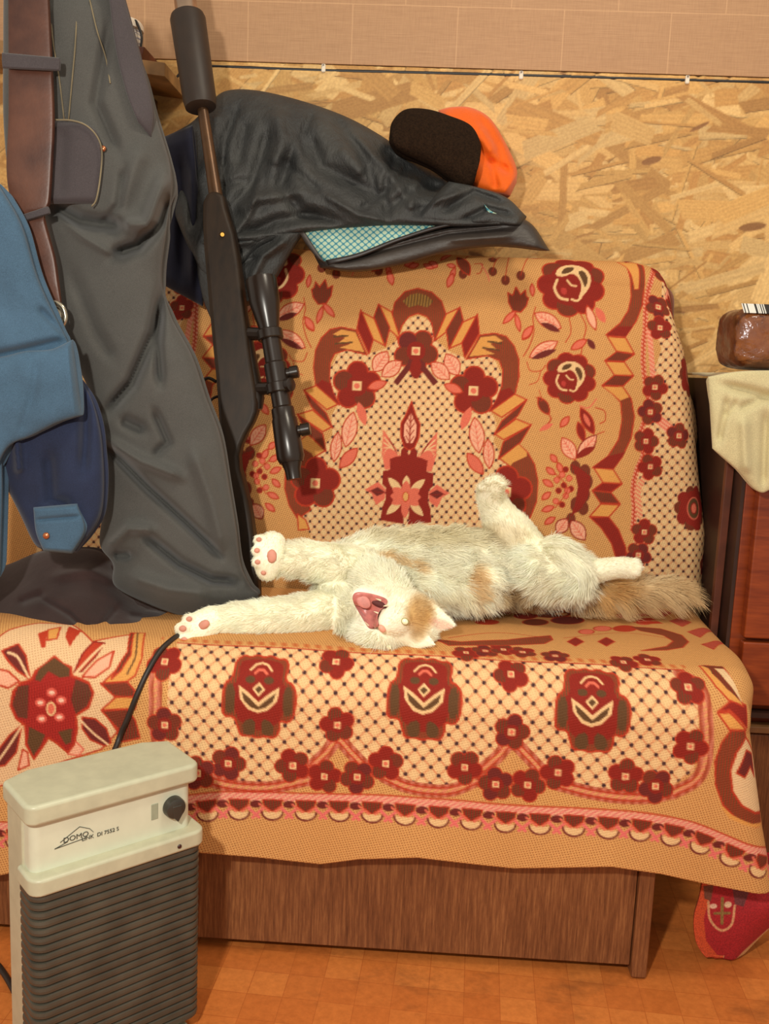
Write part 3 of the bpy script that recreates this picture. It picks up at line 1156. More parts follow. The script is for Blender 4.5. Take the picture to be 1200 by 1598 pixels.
# sprigs along the top
for (a, b, c_, d_) in ((675, 105, 680, 60), (675, 175, 690, 120), (755, 230, 760, 170), (850, 200, 870, 140), (490, 190, 500, 110)):
    p_ = pt(a, b, Z2)
    both(cb.ell, p_, 7*kk, 8*kk, SA)
    stroke2([(a, b), (c_, d_), (c_+30, 40)], Z2, 0.0016, RD)
stroke2([(560, 130), (610, 130), (600, 180), (575, 190)], Z2, 0.0016, RD)
stroke2([(600, 130), (640, 190), (655, 235)], Z2, 0.002, PK)
leaf2(455, 90, 530, 200, 18*kk, Z2, SA, RD)
leaf2(390, 135, 445, 145, 8*kk, Z2, PK, RD)
leaf2(440, 150, 410, 240, 8*kk, Z2, PK, RD)
leaf2(280, 115, 330, 150, 12*kk, Z2, PK, RD)
leaf2(150, 150, 215, 130, 9*kk, Z2, PK, RD)
leaf2(25, 170, 50, 260, 10*kk, Z2, PK, RD)
leaf2(350, 110, 420, 70, 8*kk, Z2, PK, RD)
leaf2(890, 90, 1000, 60, 14*kk, Z2, DR, RD)
# bud
B([(770, 305), (800, 325), (820, 270), (850, 320), (880, 290), (885, 330), (900, 340), (885, 390), (850, 430), (800, 420), (775, 370)], **Z2, col=SA, outline=RD)
leaf2(740, 500, 820, 420, 9*kk, Z2, PK, RD)
leaf2(820, 440, 845, 550, 8*kk, Z2, PK, RD)
leaf2(920, 250, 925, 330, 7*kk, Z2, PK, RD)
leaf2(860, 595, 925, 515, 11*kk, Z2, PK, RD)

col = cb.sample(U.ravel(), V.ravel())
o = grid_mesh('sofa_throw', P, U, V, THROW, col, thick=0.004)
tag(o, 'woven tan and red floral throw spread over the backrest of the sofa', 'throw', )

# ---- seat throw ------------------------------------------------
RS = 0.060
hem_x = [-0.74, -0.53, -0.40, -0.33, -0.261, -0.189, -0.105, -0.055, 0.019, 0.094, 0.144, 0.201, 0.266, 0.332, 0.39, 0.472, 0.56]
hem_z = [0.10, 0.113, 0.15, 0.165, 0.166, 0.161, 0.152, 0.166, 0.178, 0.170, 0.165, 0.173, 0.182, 0.172, 0.158, 0.147, 0.150]
YC = 0.366                                  # crease


def seat_surface(u, t):
    """u across, t 0..1 from crease to hem"""
    flat = YC-(-0.022+RS)
    arc = math.pi/2*RS
    hz = np.interp(u, hem_x, hem_z)
    zt = 0.418-RS
    drop = zt-hz
    s = t*(flat+arc+drop)
    y = YC-np.minimum(s, flat)
    a = np.clip(s-flat, 0, arc)/RS
    y = y-RS*np.sin(a)
    z = 0.418-RS*(1-np.cos(a))
    d = np.clip(s-flat-arc, 0, None)
    z = z-d
    dn = d/0.2
    # hanging folds grow towards the hem
    wv = np.interp(u, [-0.62, -0.45, -0.26, -0.105, 0.019, 0.144, 0.266, 0.39, 0.6], [0, -.4, .6, -1.0, .8, -.6, .9, -1.0, -0.6])
    y = y-0.010*wv*dn**1.4-0.010*dn
    # seat crowns a little towards the front, puffs at the left
    z = z+0.010*np.exp(-((s-0.27)/0.10)**2)+0.012*np.exp(-((u+0.50)/0.09)**2)*np.exp(-((s-flat-0.02)/0.07)**2)
    z = z+0.0018*np.sin(u*31+s*20)*np.exp(-((s-0.2)/0.15)**2)
    # the right end: the cloth turns down over the end of the seat and flares out below
    xe = -0.03+np.interp(s, [0, 0.14, 0.26, flat, flat+arc*0.45, flat+arc, flat+arc+0.06, flat+arc+0.13, flat+arc+0.22], [0.474, 0.468, 0.456, 0.446, 0.430, 0.433, 0.446, 0.462, 0.486])
    du = np.clip(u-xe, 0, None)
    rr = 0.03
    b = np.clip(du, 0, rr*math.pi/2)/rr
    over = np.clip(du-rr*math.pi/2, 0, None)
    x = np.minimum(u, xe)+rr*np.sin(b)
    top = np.cos(np.clip(a, 0, 1.57))
    dn2 = (rr*(1-np.cos(b))+over)
    z = z-dn2*top
    y = y+dn2*(1-top)
    return np.stack([x, y, z], -1), s


SU0, SU1 = -0.74, 0.60
us = np.arange(SU0, SU1, 0.0017)
ts = np.linspace(0, 1, 390)
U, T = np.meshgrid(us, ts)
P, S = seat_surface(U, T)
V = S
ok = (U < 0.47+0.2*T)
tm = (np.arange(len(ts))[:, None] % 3 == 0) & (np.arange(len(us))[None, :] % 4 == 0)
iv = Inv(P, U, V, ok & tm)
cs = Canvas(SU0, SU1, -0.005, float(S.max())+0.01)
cb = cs
UB = 1.0


def SP(pts, col, outline=None, ow=0.0022, smooth=0, weave=0.0):
    P_ = iv.many(pts)
    cs.poly(P_, col, weave, outline, ow, smooth=smooth)
    return P_


# openwork ground of the front drop
topv = iv(660, 1030)[1]
vb = iv(660, 1215)[1]
uL, uR = iv(262, 1120)[0], iv(1088, 1140)[0]
gr = [(uL, topv-0.006)]
gr += [(uL, iv(300, 1180)[1]+0.012)]
gr += list(iv.many([(310, 1212), (360, 1222), (420, 1224), (470, 1215), (505, 1185), (527, 1160), (555, 1185), (590, 1210), (640, 1224), (700, 1228), (740, 1212), (770, 1185), (797, 1165),
                    (830, 1190), (860, 1215), (920, 1232), (1000, 1240), (1040, 1230), (1082, 1200)]))
gr += [(uR, topv+0.01), (uR-0.015, topv-0.006)]
cs.lattice(np.array(gr), 0.0209, 0.0215, dot=0.0027)
# borders: striped garland
kq = 1/1150.0


def GS(pts, wd, col, n=40):
    P_ = catmull(iv.many(pts), n)
    cs.stroke(P_, wd, col)


gar = stripes((206, 120, 96), (170, 76, 48), 0.011)
for seg_ in ([(310, 1210), (360, 1224), (420, 1227), (480, 1215)], [(480, 1200), (510, 1172), (527, 1152), (548, 1172), (575, 1200)],
             [(600, 1210), (640, 1227), (700, 1232), (745, 1215)], [(745, 1205), (775, 1180), (798, 1158), (825, 1180), (850, 1208)],
             [(870, 1222), (930, 1237), (1000, 1243), (1050, 1235)], [(1050, 1235), (1085, 1215), (1100, 1180), (1100, 1120), (1090, 1075), (1060, 1055)],
             [(246, 1030), (244, 1080), (244, 1130), (250, 1165)], [(262, 1170), (290, 1200), (320, 1215)]):
    GS(seg_, 0.0175, gar)
    GS([(a, b+5) for a, b in seg_], 0.002, RD)
    GS([(a, b-5) for a, b in seg_], 0.002, RD)
    GS([(a, b) for a, b in seg_], 0.0045, hstripes((224, 130, 104), TN))
cs.stroke([(uL, topv-0.004), (uR-0.01, topv-0.004)], 0.0022, RD)
cs.stroke([(uL-0.02, topv-0.012), (uR-0.01, topv-0.012)], 0.009, stripes((200, 110, 60), TN, 0.015))
# small flowers
for j, (a, b) in enumerate(((258, 1035), (258, 1130), (525, 1036), (527, 1130), (357, 1190), (457, 1193), (507, 1210), (558, 1211), (602, 1190), (725, 1196), (773, 1222), (823, 1223),
                            (870, 1204), (798, 1141), (797, 1055), (975, 1210), (1022, 1225), (1073, 1075), (1076, 1163), (310, 1205))):
    cs.flower(iv(a, b), 25*kq, 0.3+j*0.55, j)
for j, (a, b) in enumerate(((727, 1023), (757, 1020), (785, 1018), (815, 1022), (866, 1028), (972, 1038), (1010, 1034))):
    cs.flower(iv(a, b), 21*kq, 0.3+j*0.5, j)

# the three carnation roses
RSH = [(440, 110), (470, 85), (500, 95), (530, 80), (560, 95), (590, 80), (620, 100), (660, 95), (677, 130), (665, 190), (700, 200), (722, 240), (715, 330), (690, 362), (650, 350),
       (652, 400), (630, 435), (590, 425), (555, 437), (520, 425), (480, 432), (462, 380), (450, 345), (400, 347), (393, 290), (400, 210), (430, 190), (437, 150)]
for (px, py) in ((405, 1087), (662, 1089), (924, 1108)):
    c0 = iv(px, py)
    q = kq/3.0

    def L(pts):
        return np.array([(c0[0]+(a-556)*q, c0[1]+(b-258)*q) for a, b in pts])
    cs.poly(L(RSH), SB, smooth=1, outline=RD, ow=0.0026)
    cs.poly(L([(455, 120), (500, 105), (610, 105), (655, 125), (650, 200), (690, 220), (640, 400), (480, 400), (420, 220), (460, 200)]), DR, smooth=1)
    for a in (428, 684):
        cs.poly(L([(a-22, 215), (a+18, 210), (a+22, 330), (a-20, 335)]), BR, smooth=1)
    cs.poly(L([(485, 365), (540, 345), (545, 425), (490, 425)]), BR, smooth=1)
    cs.poly(L([(570, 345), (622, 365), (628, 420), (572, 425)]), BR, smooth=1)
    cs.poly(L([(462, 215), (505, 240), (555, 278), (605, 240), (645, 215), (638, 270), (595, 312), (552, 325), (510, 312), (472, 270)]), CR)
    cs.poly(L([(478, 240), (515, 265), (555, 298), (598, 262), (630, 240), (618, 275), (585, 300), (552, 310), (520, 300), (490, 275)]), BR)
    cs.poly(L([(553, 200), (582, 228), (553, 258), (524, 228)]), CR)
    cs.poly(L([(553, 215), (570, 228), (553, 245), (536, 228)]), BR)
    for a in (512, 594):
        cs.ell(L([(a, 192)])[0], 22*q, 15*q, BR)
    cs.stroke(L([(508, 152), (530, 128), (556, 120), (582, 128), (602, 152)]), 0.0030, CR)
    cs.stroke(L([(530, 165), (545, 150), (566, 150), (582, 165)]), 0.0035, PK)

# trim: pink band, ovals and scallops
TR = catmull(iv.many([(60, 1290), (200, 1262), (320, 1243), (400, 1241), (500, 1243), (600, 1246), (700, 1253), (800, 1261), (900, 1266), (980, 1271), (1060, 1283), (1120, 1303), (1170, 1322), (1196, 1332)]), 500)
TR = TR[TR[:, 0] < 0.475]
TR = TR[np.concatenate([[True], np.diff(np.maximum.accumulate(TR[:, 0])) > 0])]
TR = np.vstack([TR[0]-np.array([(0.2, 0)]), TR, TR[-1]+np.array([(0.12, 0.03)])])
ov = np.array([0, 1.0])
cs.stroke(TR+ov*0.0005, 0.0105, hstripes((228, 120, 112), (240, 184, 150), 0.0062))
cs.stroke(TR+ov*(-0.006), 0.0018, RD)
d = np.concatenate([[0], np.cumsum(np.linalg.norm(np.diff(TR, axis=0), axis=1))])
Ltot = d[-1]
s_ = 0.0
j = 0
while s_ < Ltot:
    c0 = np.array([np.interp(s_, d, TR[:, 0]), np.interp(s_, d, TR[:, 1])])
    c1 = np.array([np.interp(s_+0.01, d, TR[:, 0]), np.interp(s_+0.01, d, TR[:, 1])])
    e1 = (c1-c0)/(np.linalg.norm(c1-c0)+1e-9)
    e2 = np.array([-e1[1], e1[0]])
    if j % 2 == 0:
        cs.poly([c0+e1*0.0*1+e2*0.004-e1*0.013, c0+e2*0.004+e1*0.013, c0+e2*0.012+e1*0.011, c0+e2*0.020, c0+e2*0.012-e1*0.011], SA, outline=RD, ow=0.0016)
        tt = np.linspace(0, math.pi, 12)
        arc_ = [c0+e1*0.0135*math.cos(x)+e2*(0.0205+0.011*math.sin(x)) for x in tt]
        cs.poly(arc_, CR)
        cs.stroke(arc_, 0.0024, MA)
        for sg in (-1, 1):
            cs.stroke([c0+e1*sg*0.004+e2*0.020, c0+e1*sg*0.017+e2*0.010], 0.0030, PK)
    else:
        cs.ell(c0+e2*0.010, 0.0080, 0.0052, MA)
        for sg in (-1, 1):
            cs.stroke([c0+e1*sg*0.009+e2*0.016, c0-e1*sg*0.004+e2*0.028], 0.0042, (232, 116, 110))
    s_ += 0.0215
    j += 1

# right-hand medallion on the drop
_an = iv(1140, 1190)


def SR_(pts, col, outline=None):
    cs.poly(np.array([_an+np.array([x-1140, y-1190])*kq for x, y in pts]), col, 0.0, outline)


Z6 = lambda pts: [(850+a*0.31278, 900+b*0.31278) for a, b in pts]
SR_(Z6([(975, 770), (905, 775), (870, 830), (848, 920), (860, 1030), (905, 1130), (980, 1200), (1070, 1240), (1120, 1245), (1120, 1195), (1060, 1175), (990, 1130), (940, 1060), (920, 960), (940, 870), (985, 810)]), SB, RD)
SR_(Z6([(985, 812), (942, 872), (922, 960), (942, 1060), (990, 1128), (1060, 1172), (1130, 1190), (1130, 1000), (1060, 900)]), (232, 196, 150), RD)
SR_(Z6([(990, 870), (950, 970), (990, 995), (1020, 950), (1060, 1010), (1040, 900)]), MA, RD)
SR_(Z6([(880, 1120), (940, 1195), (1060, 1240), (1120, 1250), (1120, 1235), (1050, 1222), (950, 1175)]), YT)
SR_(Z6([(845, 700), (905, 655), (990, 650), (990, 765), (900, 690)]), DR, RD)
SR_(Z6([(845, 705), (900, 700), (985, 775), (900, 770)]), YT, RD)
SR_(Z6([(805, 460), (830, 450), (915, 460), (940, 600), (970, 665), (900, 650), (850, 590), (820, 520)]), YT, RD)
SR_(Z6([(815, 450), (920, 455), (915, 480), (870, 475), (905, 560), (960, 650), (900, 600), (850, 520), (845, 480)]), SA)
SR_(Z6([(872, 478), (915, 480), (950, 600), (965, 655), (905, 560)]), (232, 196, 150))

# seat top: foreshortened motifs
for (cx, cy, rx, ry, c_) in ((870, 948, 26, 6, DR), (905, 954, 22, 5, BR), (860, 962, 30, 6, SA), (885, 972, 26, 6, MA), (930, 960, 20, 6, SA), (945, 945, 24, 5, DR), (820, 965, 18, 5, DR),
                             (835, 975, 20, 5, SA), (790, 958, 18, 4, RD), (760, 975, 18, 4, RD), (975, 985, 18, 5, RD), (940, 985, 14, 4, PK), (915, 990, 12, 4, PK), (975, 965, 16, 4, PK), (1005, 975, 12, 4, PK)):
    SP([(cx+rx*math.cos(t), cy+ry*math.sin(t)) for t in np.linspace(0, 6.283, 22)[:-1]], c_, RD, 0.0022)
for (cx, cy, rx, ry) in ((840, 960, 12, 3), (895, 948, 12, 3), (925, 952, 10, 2.5), (875, 962, 10, 2.5)):
    SP([(cx+rx*math.cos(t), cy+ry*math.sin(t)) for t in np.linspace(0, 6.283, 16)[:-1]], CR)
SP([(680, 1003), (720, 1006), (790, 1003), (858, 996), (862, 1003), (850, 1009), (780, 1012), (700, 1012)], SB, RD)
SP([(983, 982), (1030, 985), (1063, 995), (1074, 1006), (1065, 1015), (1040, 1019), (1000, 1020), (1040, 1013), (1050, 1005), (1035, 996), (1000, 989)], SB, RD)
SP([(982, 944), (995, 950), (1012, 957), (1020, 950), (1012, 944)], BR, RD)
for (cx, cy) in ((898, 1006), (946, 1006)):
    SP([(cx-13, cy), (cx, cy-7), (cx+13, cy), (cx, cy+7)], DR, RD)
for (a, b) in ((975, 970), (985, 975), (965, 963)):
    SP([(a, b), (a+40, b-2), (a+50, b+2), (a+20, b+3)], RD)
for j, (a, b) in enumerate(((1030, 960), (1060, 975), (1088, 992), (1110, 1012))):
    SP([(a-16, b-2), (a, b-7), (a+18, b), (a+4, b+7)], hstripes(PK, DR), RD, 0.0015)
for (x0_, x1_) in ((700, 860), (880, 1040)):
    GS([(x0_, 1000), ((x0_+x1_)/2, 992), (x1_, 1000)], 0.002, RD)

# left-hand star flower on the drop (crop 0,960 scale .25)
Z7 = lambda pts: [(a*0.25, 960+b*0.25) for a, b in pts]
CRM = (236, 196, 150)
SP(Z7([(-60, 200), (60, 110), (250, 70), (450, 80), (580, 180), (820, 140), (830, 260), (760, 340), (640, 430), (730, 500), (650, 590), (740, 720), (640, 830), (420, 900), (200, 1000), (-60, 1080)]), CRM, RD, weave=0.5)
SP(Z7([(640, 430), (750, 330), (810, 230), (820, 130), (905, 130), (890, 280), (850, 380), (790, 420)]), YT, RD)
SP(Z7([(815, 130), (835, 130), (820, 260), (760, 350), (700, 400), (740, 330), (800, 240)]), SA, RD)
GS(Z7([(860, 130), (850, 260), (800, 370)]), 0.002, BR)
SP(Z7([(635, 425), (800, 415), (850, 470), (840, 510), (720, 500)]), SA, RD)
SP(Z7([(640, 585), (730, 505), (860, 505), (850, 580)]), YT, RD)
SP(Z7([(640, 590), (800, 580), (850, 650), (880, 760), (740, 790), (740, 700)]), SA, RD)
SP(Z7([(240, 130), (300, 110), (290, 210), (265, 215)]), RD)
SP(Z7([(300, 110), (380, 95), (360, 160), (300, 170)]), YT, RD)
SP(Z7([(430, 90), (510, 120), (440, 210), (410, 150)]), RD)
# leaves
SP(Z7([(20, 230), (120, 190), (170, 260), (200, 400), (120, 350), (60, 290)]), MA, RD)
GS(Z7([(60, 240), (120, 270), (190, 390)]), 0.003, CRM)
SP(Z7([(-40, 330), (60, 350), (130, 410), (60, 450), (-40, 420)]), LP, RD)
SP(Z7([(470, 360), (520, 250), (590, 180), (660, 190), (600, 270), (520, 350)]), RD, DR)
GS(Z7([(440, 410), (540, 300), (650, 200)]), 0.0035, CRM)
SP(Z7([(520, 385), (610, 290), (715, 235), (690, 330), (600, 390)]), LP, RD)
SP(Z7([(520, 630), (600, 640), (670, 700), (700, 790), (660, 810), (570, 770), (520, 700)]), MA, RD)
GS(Z7([(510, 650), (590, 730), (680, 800)]), 0.003, CRM)
SP(Z7([(145, 680), (110, 850), (40, 930), (-20, 940), (0, 830), (70, 740)]), MA, RD)
GS(Z7([(140, 690), (70, 800), (0, 900)]), 0.003, CRM)
SP(Z7([(120, 960), (150, 830), (180, 850), (190, 930)]), LP, RD)
SP(Z7([(430, 860), (480, 780), (530, 830), (500, 870)]), LP, PK)
# body of the flower
SP(Z7([(345, 265), (400, 310), (450, 330), (455, 380), (500, 395), (560, 420), (590, 480), (560, 570), (480, 620), (490, 700), (470, 800), (430, 850), (360, 790), (310, 760), (270, 820), (220, 890), (170, 800),
       (165, 680), (110, 640), (75, 560), (90, 470), (140, 420), (205, 400), (230, 350), (290, 310)]), stripes((176, 42, 34), (150, 34, 28)), RD, 0.003)
SP(Z7([(345, 272), (440, 335), (440, 380), (380, 390), (310, 350), (260, 410), (225, 400), (250, 340)]), BR)
SP(Z7([(480, 400), (560, 430), (580, 490), (550, 560), (480, 610), (450, 520)]), stripes(MA, BR))
SP(Z7([(190, 430), (120, 440), (85, 550), (120, 630), (180, 640)]), stripes(MA, BR))
SP(Z7([(190, 690), (290, 740), (260, 810), (215, 870), (180, 790)]), BR)
SP(Z7([(370, 720), (460, 700), (450, 790), (415, 800)]), BR)
for (a, b) in ((330, 478), (260, 540), (390, 525), (268, 640), (378, 630)):
    SP(Z7([(a+26*math.cos(t), b+20*math.sin(t)) for t in np.linspace(0, 6.283, 14)[:-1]]), (246, 206, 180), (222, 96, 80), 0.003)
SP(Z7([(326+26*math.cos(t), 578+40*math.sin(t)) for t in np.linspace(0, 6.283, 18)[:-1]]), PK, CR)

col = cs.sample(U.ravel(), V.ravel())
o = grid_mesh('sofa_throw', P, U, V, THROW, col, thick=0.004)
tag(o, 'woven tan and red floral throw on the sofa seat, scalloped trim hanging in front', 'throw')

SEATX, SEATY = proj(P.reshape(-1, 3))
SEATP = P.reshape(-1, 3)
_okk = (U.reshape(-1) < 0.45)


def on_seat(px, py, off=0.004):
    d_ = np.where(_okk, (SEATX-px)**2+(SEATY-py)**2, 1e9)
    q_ = SEATP[np.argmin(d_)]
    c_ = CAM-q_
    return q_+np.array([0, -0.5, 0.86])*off if q_[2] > 0.405 else q_+np.array([0, -1.0, 0.2])*off

# ============================================================ HEATER (front left)
HN = np.array([-0.379, -0.277, 0.0]); HR = np.array([-0.240, -0.152, 0.0])
hd = HR-HN; HW = float(np.linalg.norm(hd)); hd /= HW
hb = np.array([-hd[1], hd[0], 0.0])
HM = Matrix(((hd[0], hb[0], 0, HN[0]), (hd[1], hb[1], 0, HN[1]), (0, 0, 1, 0), (0, 0, 0, 1)))
HGREY = plain('heater_case', (186, 184, 156), 0.38, var=0.03, scale=60)
HPANEL = plain('heater_panel', (206, 208, 184), 0.35, var=0.02, scale=40)
HDARK = plain('heater_grille', (70, 66, 56), 0.42, var=0.12)
heater = empty('electric_heater', (-0.31, -0.19, 0))
DP = 0.088


def hbox(name, x0, x1, y0, y1, z0, z1, mat, bev=0.004, seg=3, parent=heater, taper=0.0):
    bm = bmesh.new()
    vs = box(bm, x0, x1, y0, y1, z0, z1)
    for q in vs:
        q.co = HM @ q.co
    o = from_bm(name, bm, mat, bevel=bev, seg=seg)
    adopt(o, parent)
    return o


def hprism(name, pts, z0, z1, mat, bev=0.003, seg=3, top=None):
    bm = bmesh.new()
    lo = [bm.verts.new(HM @ Vector((a, b, z0))) for a, b in pts]
    hi = [bm.verts.new(HM @ Vector((a, b, z1))) for a, b in (top or pts)]
    bm.faces.new(lo[::-1]); bm.faces.new(hi)
    n_ = len(pts)
    for i in range(n_):
        bm.faces.new((lo[i], lo[(i+1) % n_], hi[(i+1) % n_], hi[i]))
    o = from_bm(name, bm, mat, bevel=bev, seg=seg)
    adopt(o, heater)
    return o


def rounded(x0, x1, y0, y1, r, n=5, back=0.0):
    P_ = []
    for cx, cy, a0 in ((x0+r, y0+r, 180), (x1-r, y0+r, 270)):
        for i in range(n+1):
            a = math.radians(a0+90*i/n)
            P_.append((cx+r*math.cos(a), cy+r*math.sin(a)))
    P_ += [(x1, y1-back), (x1-0.03, y1), (x0+0.03, y1), (x0, y1-back)]
    return P_


hprism('case_back', [(-0.002, 0.026), (HW+0.002, 0.026), (HW+0.002, DP-0.014), (HW-0.03, DP), (0.03, DP), (-0.002, DP-0.014)], 0.012, 0.318, HGREY)
hprism('top_cap', rounded(-0.006, HW+0.004, -0.004, DP+0.002, 0.012, back=0.014), 0.318, 0.341, HGREY, bev=0.005, seg=4)
hprism('control_panel', rounded(0.0, HW-0.004, 0.004, 0.04, 0.010), 0.262, 0.3185, HPANEL, bev=0.0015)
hprism('front_ledge', rounded(-0.006, HW+0.008, -0.012, 0.034, 0.014), 0.243, 0.263, HGREY, bev=0.004, seg=4)
# dark ribbed grille, curved at both ends
prof = rounded(-0.004, HW+0.006, -0.009, 0.030, 0.016, n=7)
prof = prof[:-4]
prof = [(-0.004, 0.030)]+prof+[(HW+0.006, 0.030)]
ribs = 23
zs, off = [], []
zb, zt = 0.024, 0.244
for i in range(ribs):
    a = zb+(zt-zb)*i/ribs
    h_ = (zt-zb)/ribs
    for q, dd in ((0.0, 0.0034), (0.12, 0.0004), (0.45, 0.0), (0.78, 0.0004), (0.92, 0.0034)):
        zs.append(a+q*h_); off.append(dd)
vs, fs = [], []
cx_, cy_ = HW/2, 0.05
npf = len(prof)
for z, dd in zip(zs, off):
    for (a, b) in prof:
        v_ = HM @ Vector((a+(cx_-a)/max(abs(cx_-a), 1e-6)*dd*min(1, abs(cx_-a)/(HW/2)), b+dd, z))
        vs.append(tuple(v_))
for i in range(len(zs)-1):
    for j in range(npf-1):
        fs.append((i*npf+j, i*npf+j+1, (i+1)*npf+j+1, (i+1)*npf+j))
fs.append(tuple(range(npf))[::-1]); fs.append(tuple((len(zs)-1)*npf+j for j in range(npf)))
for i in range(len(zs)-1):
    fs.append((i*npf, (i+1)*npf, (i+1)*npf+npf-1, i*npf+npf-1))
adopt(mesh_obj('grille', vs, fs, HDARK, smooth=False), heater)
hbox('foot', 0.012, 0.050, -0.004, 0.09, 0.0, 0.014, HGREY)
hbox('foot', HW-0.052, HW-0.008, -0.024, 0.09, 0.0, 0.014, HGREY)
kn = lathe('control_knob', HM @ Vector((HW-0.0275, 0.0045, 0.294)), HM @ Vector((HW-0.0275, -0.006, 0.294)), [(0, 0.0125), (0.5, 0.0125), (0.9, 0.0115), (1, 0.0095)], plain('knob_black', (52, 50, 44), 0.35), heater, seg=30)
bm = bmesh.new()
P_ = [(-0.005, 0.004), (-0.0045, -0.008), (0.0018, -0.016), (0.007, -0.008), (0.006, 0.004)]
f1_ = [bm.verts.new(HM @ Vector((HW-0.0275+a, 0.003, 0.294+b))) for a, b in P_]
f2_ = [bm.verts.new(HM @ Vector((HW-0.0275+a, -0.0068, 0.294+b))) for a, b in P_]
bm.faces.new(f1_); bm.faces.new(f2_[::-1])
for i in range(5):
    bm.faces.new((f1_[i], f1_[(i+1) % 5], f2_[(i+1) % 5], f2_[i]))
pt_ = from_bm('pointer', bm, bpy.data.materials['knob_black'], bevel=0.001)
sub(pt_, kn)
hbox('indicator_window', HW-0.054, HW-0.0455, 0.0034, 0.006, 0.284, 0.303, plain('indicator_green_grey', (150, 156, 134), 0.25), bev=0.0008)
lathe('ledge_screw', HM @ Vector((HW-0.027, -0.0135, 0.2515)), HM @ Vector((HW-0.027, -0.010, 0.2515)), [(0, 0.0018), (0.3, 0.0026), (1, 0.0026)], plain('screw_dark_red', (60, 26, 24), 0.4), heater, seg=14)
# printed badge
INK = plain('badge_ink', (62, 64, 56), 0.6)


def htext(body, x, z, size, sx=1.0):
    cu = bpy.data.curves.new('badge_text', 'FONT')
    cu.body = body
    cu.size = size
    cu.extrude = 0.0002
    cu.space_character = 1.0
    o = bpy.data.objects.new('badge_text', cu)
    COL.objects.link(o)
    cu.materials.append(INK)
    R_ = Matrix(((1, 0, 0, x), (0, 0, -1, 0.0036), (0, 1, 0, z), (0, 0, 0, 1)))
    o.matrix_world = HM @ R_ @ Matrix.Diagonal((sx, 1, 1, 1))
    bpy.context.view_layer.update()
    me = bpy.data.meshes.new_from_object(o.evaluated_get(bpy.context.evaluated_depsgraph_get()))
    me.transform(o.matrix_world)
    bpy.data.objects.remove(o)
    o = bpy.data.objects.new('badge_text', me)
    COL.objects.link(o)
    adopt(o, heater)
    return o


htext('DOMO', 0.033, 0.2885, 0.0080, 1.1)
htext('LINK  DI 7552 S', 0.053, 0.2843, 0.0062, 1.0)


def hline(x0, z0, x1, z1, wd=0.0006):
    bm = bmesh.new()
    d = Vector((x1-x0, 0, z1-z0)).normalized()
    nn = Vector((-d.z, 0, d.x))*wd/2
    for s_ in (0,):
        a = [Vector((x0, 0.0035, z0))+nn, Vector((x1, 0.0035, z1))+nn, Vector((x1, 0.0035, z1))-nn, Vector((x0, 0.0035, z0))-nn]
        v1 = [bm.verts.new(HM @ q) for q in a]
        v2 = [bm.verts.new(HM @ (q+Vector((0, 0.0008, 0)))) for q in a]
        bm.faces.new(v1); bm.faces.new(v2[::-1])
        for i in range(4):
            bm.faces.new((v1[i], v1[(i+1) % 4], v2[(i+1) % 4], v2[i]))
    return bm


bm = hline(0.024, 0.2845, 0.058, 0.2868)
for seg_ in ((0.030, 0.290, 0.051, 0.3015), (0.051, 0.3015, 0.062, 0.296), (0.062, 0.296, 0.066, 0.291), (0.024, 0.2845, 0.038, 0.2885)):
    b2 = hline(*seg_)
    me_ = bpy.data.meshes.new('t'); b2.to_mesh(me_); b2.free(); bm.from_mesh(me_); bpy.data.meshes.remove(me_)
adopt(from_bm('badge_emblem', bm, INK), heater)
tag(heater, 'small beige electric heater with dark ribbed grille and black knob, before the sofa', 'heater')

# heater cord from under the paw down behind the heater
CORD = plain('cord_rubber', (40, 30, 24), 0.5)
o = tube('power_cord', [on_seat(310, 975, 0.006), on_seat(288, 990, 0.006), on_seat(270, 1002, 0.006), on_seat(250, 1021, 0.007), on_seat(232, 1048, 0.007), on_seat(217, 1082, 0.007), on_seat(202, 1120, 0.008), on_seat(188, 1152, 0.010), PY(172, 1200, -0.06), PY(168, 1300, -0.07)],
         0.0036, CORD, n=120, seg=8)
tag(o, 'black cord running off the seat down behind the beige heater', 'cord')
o = tube('power_cord', [PZ(-60, 1480, 0.006), PZ(-10, 1500, 0.006), PZ(8, 1578, 0.006)+np.array([0.0, 0.03, 0]), PZ(30, 1583, 0.006)], 0.004, CORD, n=24, seg=8)
tag(o, 'short bit of black cord on the floor left of the heater', 'cord')

# ============================================================ CABINET, CLOTH AND BREAD (right)
k = N('cabinet_veneer')
v = k.coord((1.0, 1.0, 9.0))
f = k.noise(v, 14, 5, 0.6)
k.l(k.ramp(f, [(0.3, (112, 42, 16)), (0.7, (150, 66, 26))]), k.b.inputs['Base Color'])
k.b.inputs['Roughness'].default_value = 0.35
CABM = k.m
CABD = plain('cabinet_side_shade', (52, 28, 18), 0.5)  # darkened brown paints shade onto the cabinet side; the rail shares it
cab = empty('cabinet', (0.65, 0.4, 0))
CX0, CY0, CZ = 0.492, 0.245, 0.800
zz = [float(PY(1180, q_, 0.245)[2]) for q_ in (1000, 1104, 1114, 1122, 1134)]
bm = bmesh.new(); box(bm, CX0, 0.90, CY0+0.02, 0.62, 0.0, CZ)
adopt(from_bm('carcass', bm, CABM, bevel=0.002), cab)
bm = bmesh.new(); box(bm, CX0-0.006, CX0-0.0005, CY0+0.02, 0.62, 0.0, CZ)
adopt(from_bm('side_panel', bm, CABD), cab)  # thin sheet, its dark colour stands in for the sofa's shade
bm = bmesh.new(); box(bm, CX0+0.014, 0.895, CY0, CY0+0.018, zz[0]+0.003, CZ-0.02)
adopt(from_bm('door', bm, CABM, bevel=0.003), cab)
bm = bmesh.new(); box(bm, CX0+0.014, 0.895, CY0, CY0+0.018, zz[1]+0.002, zz[0]-0.003)
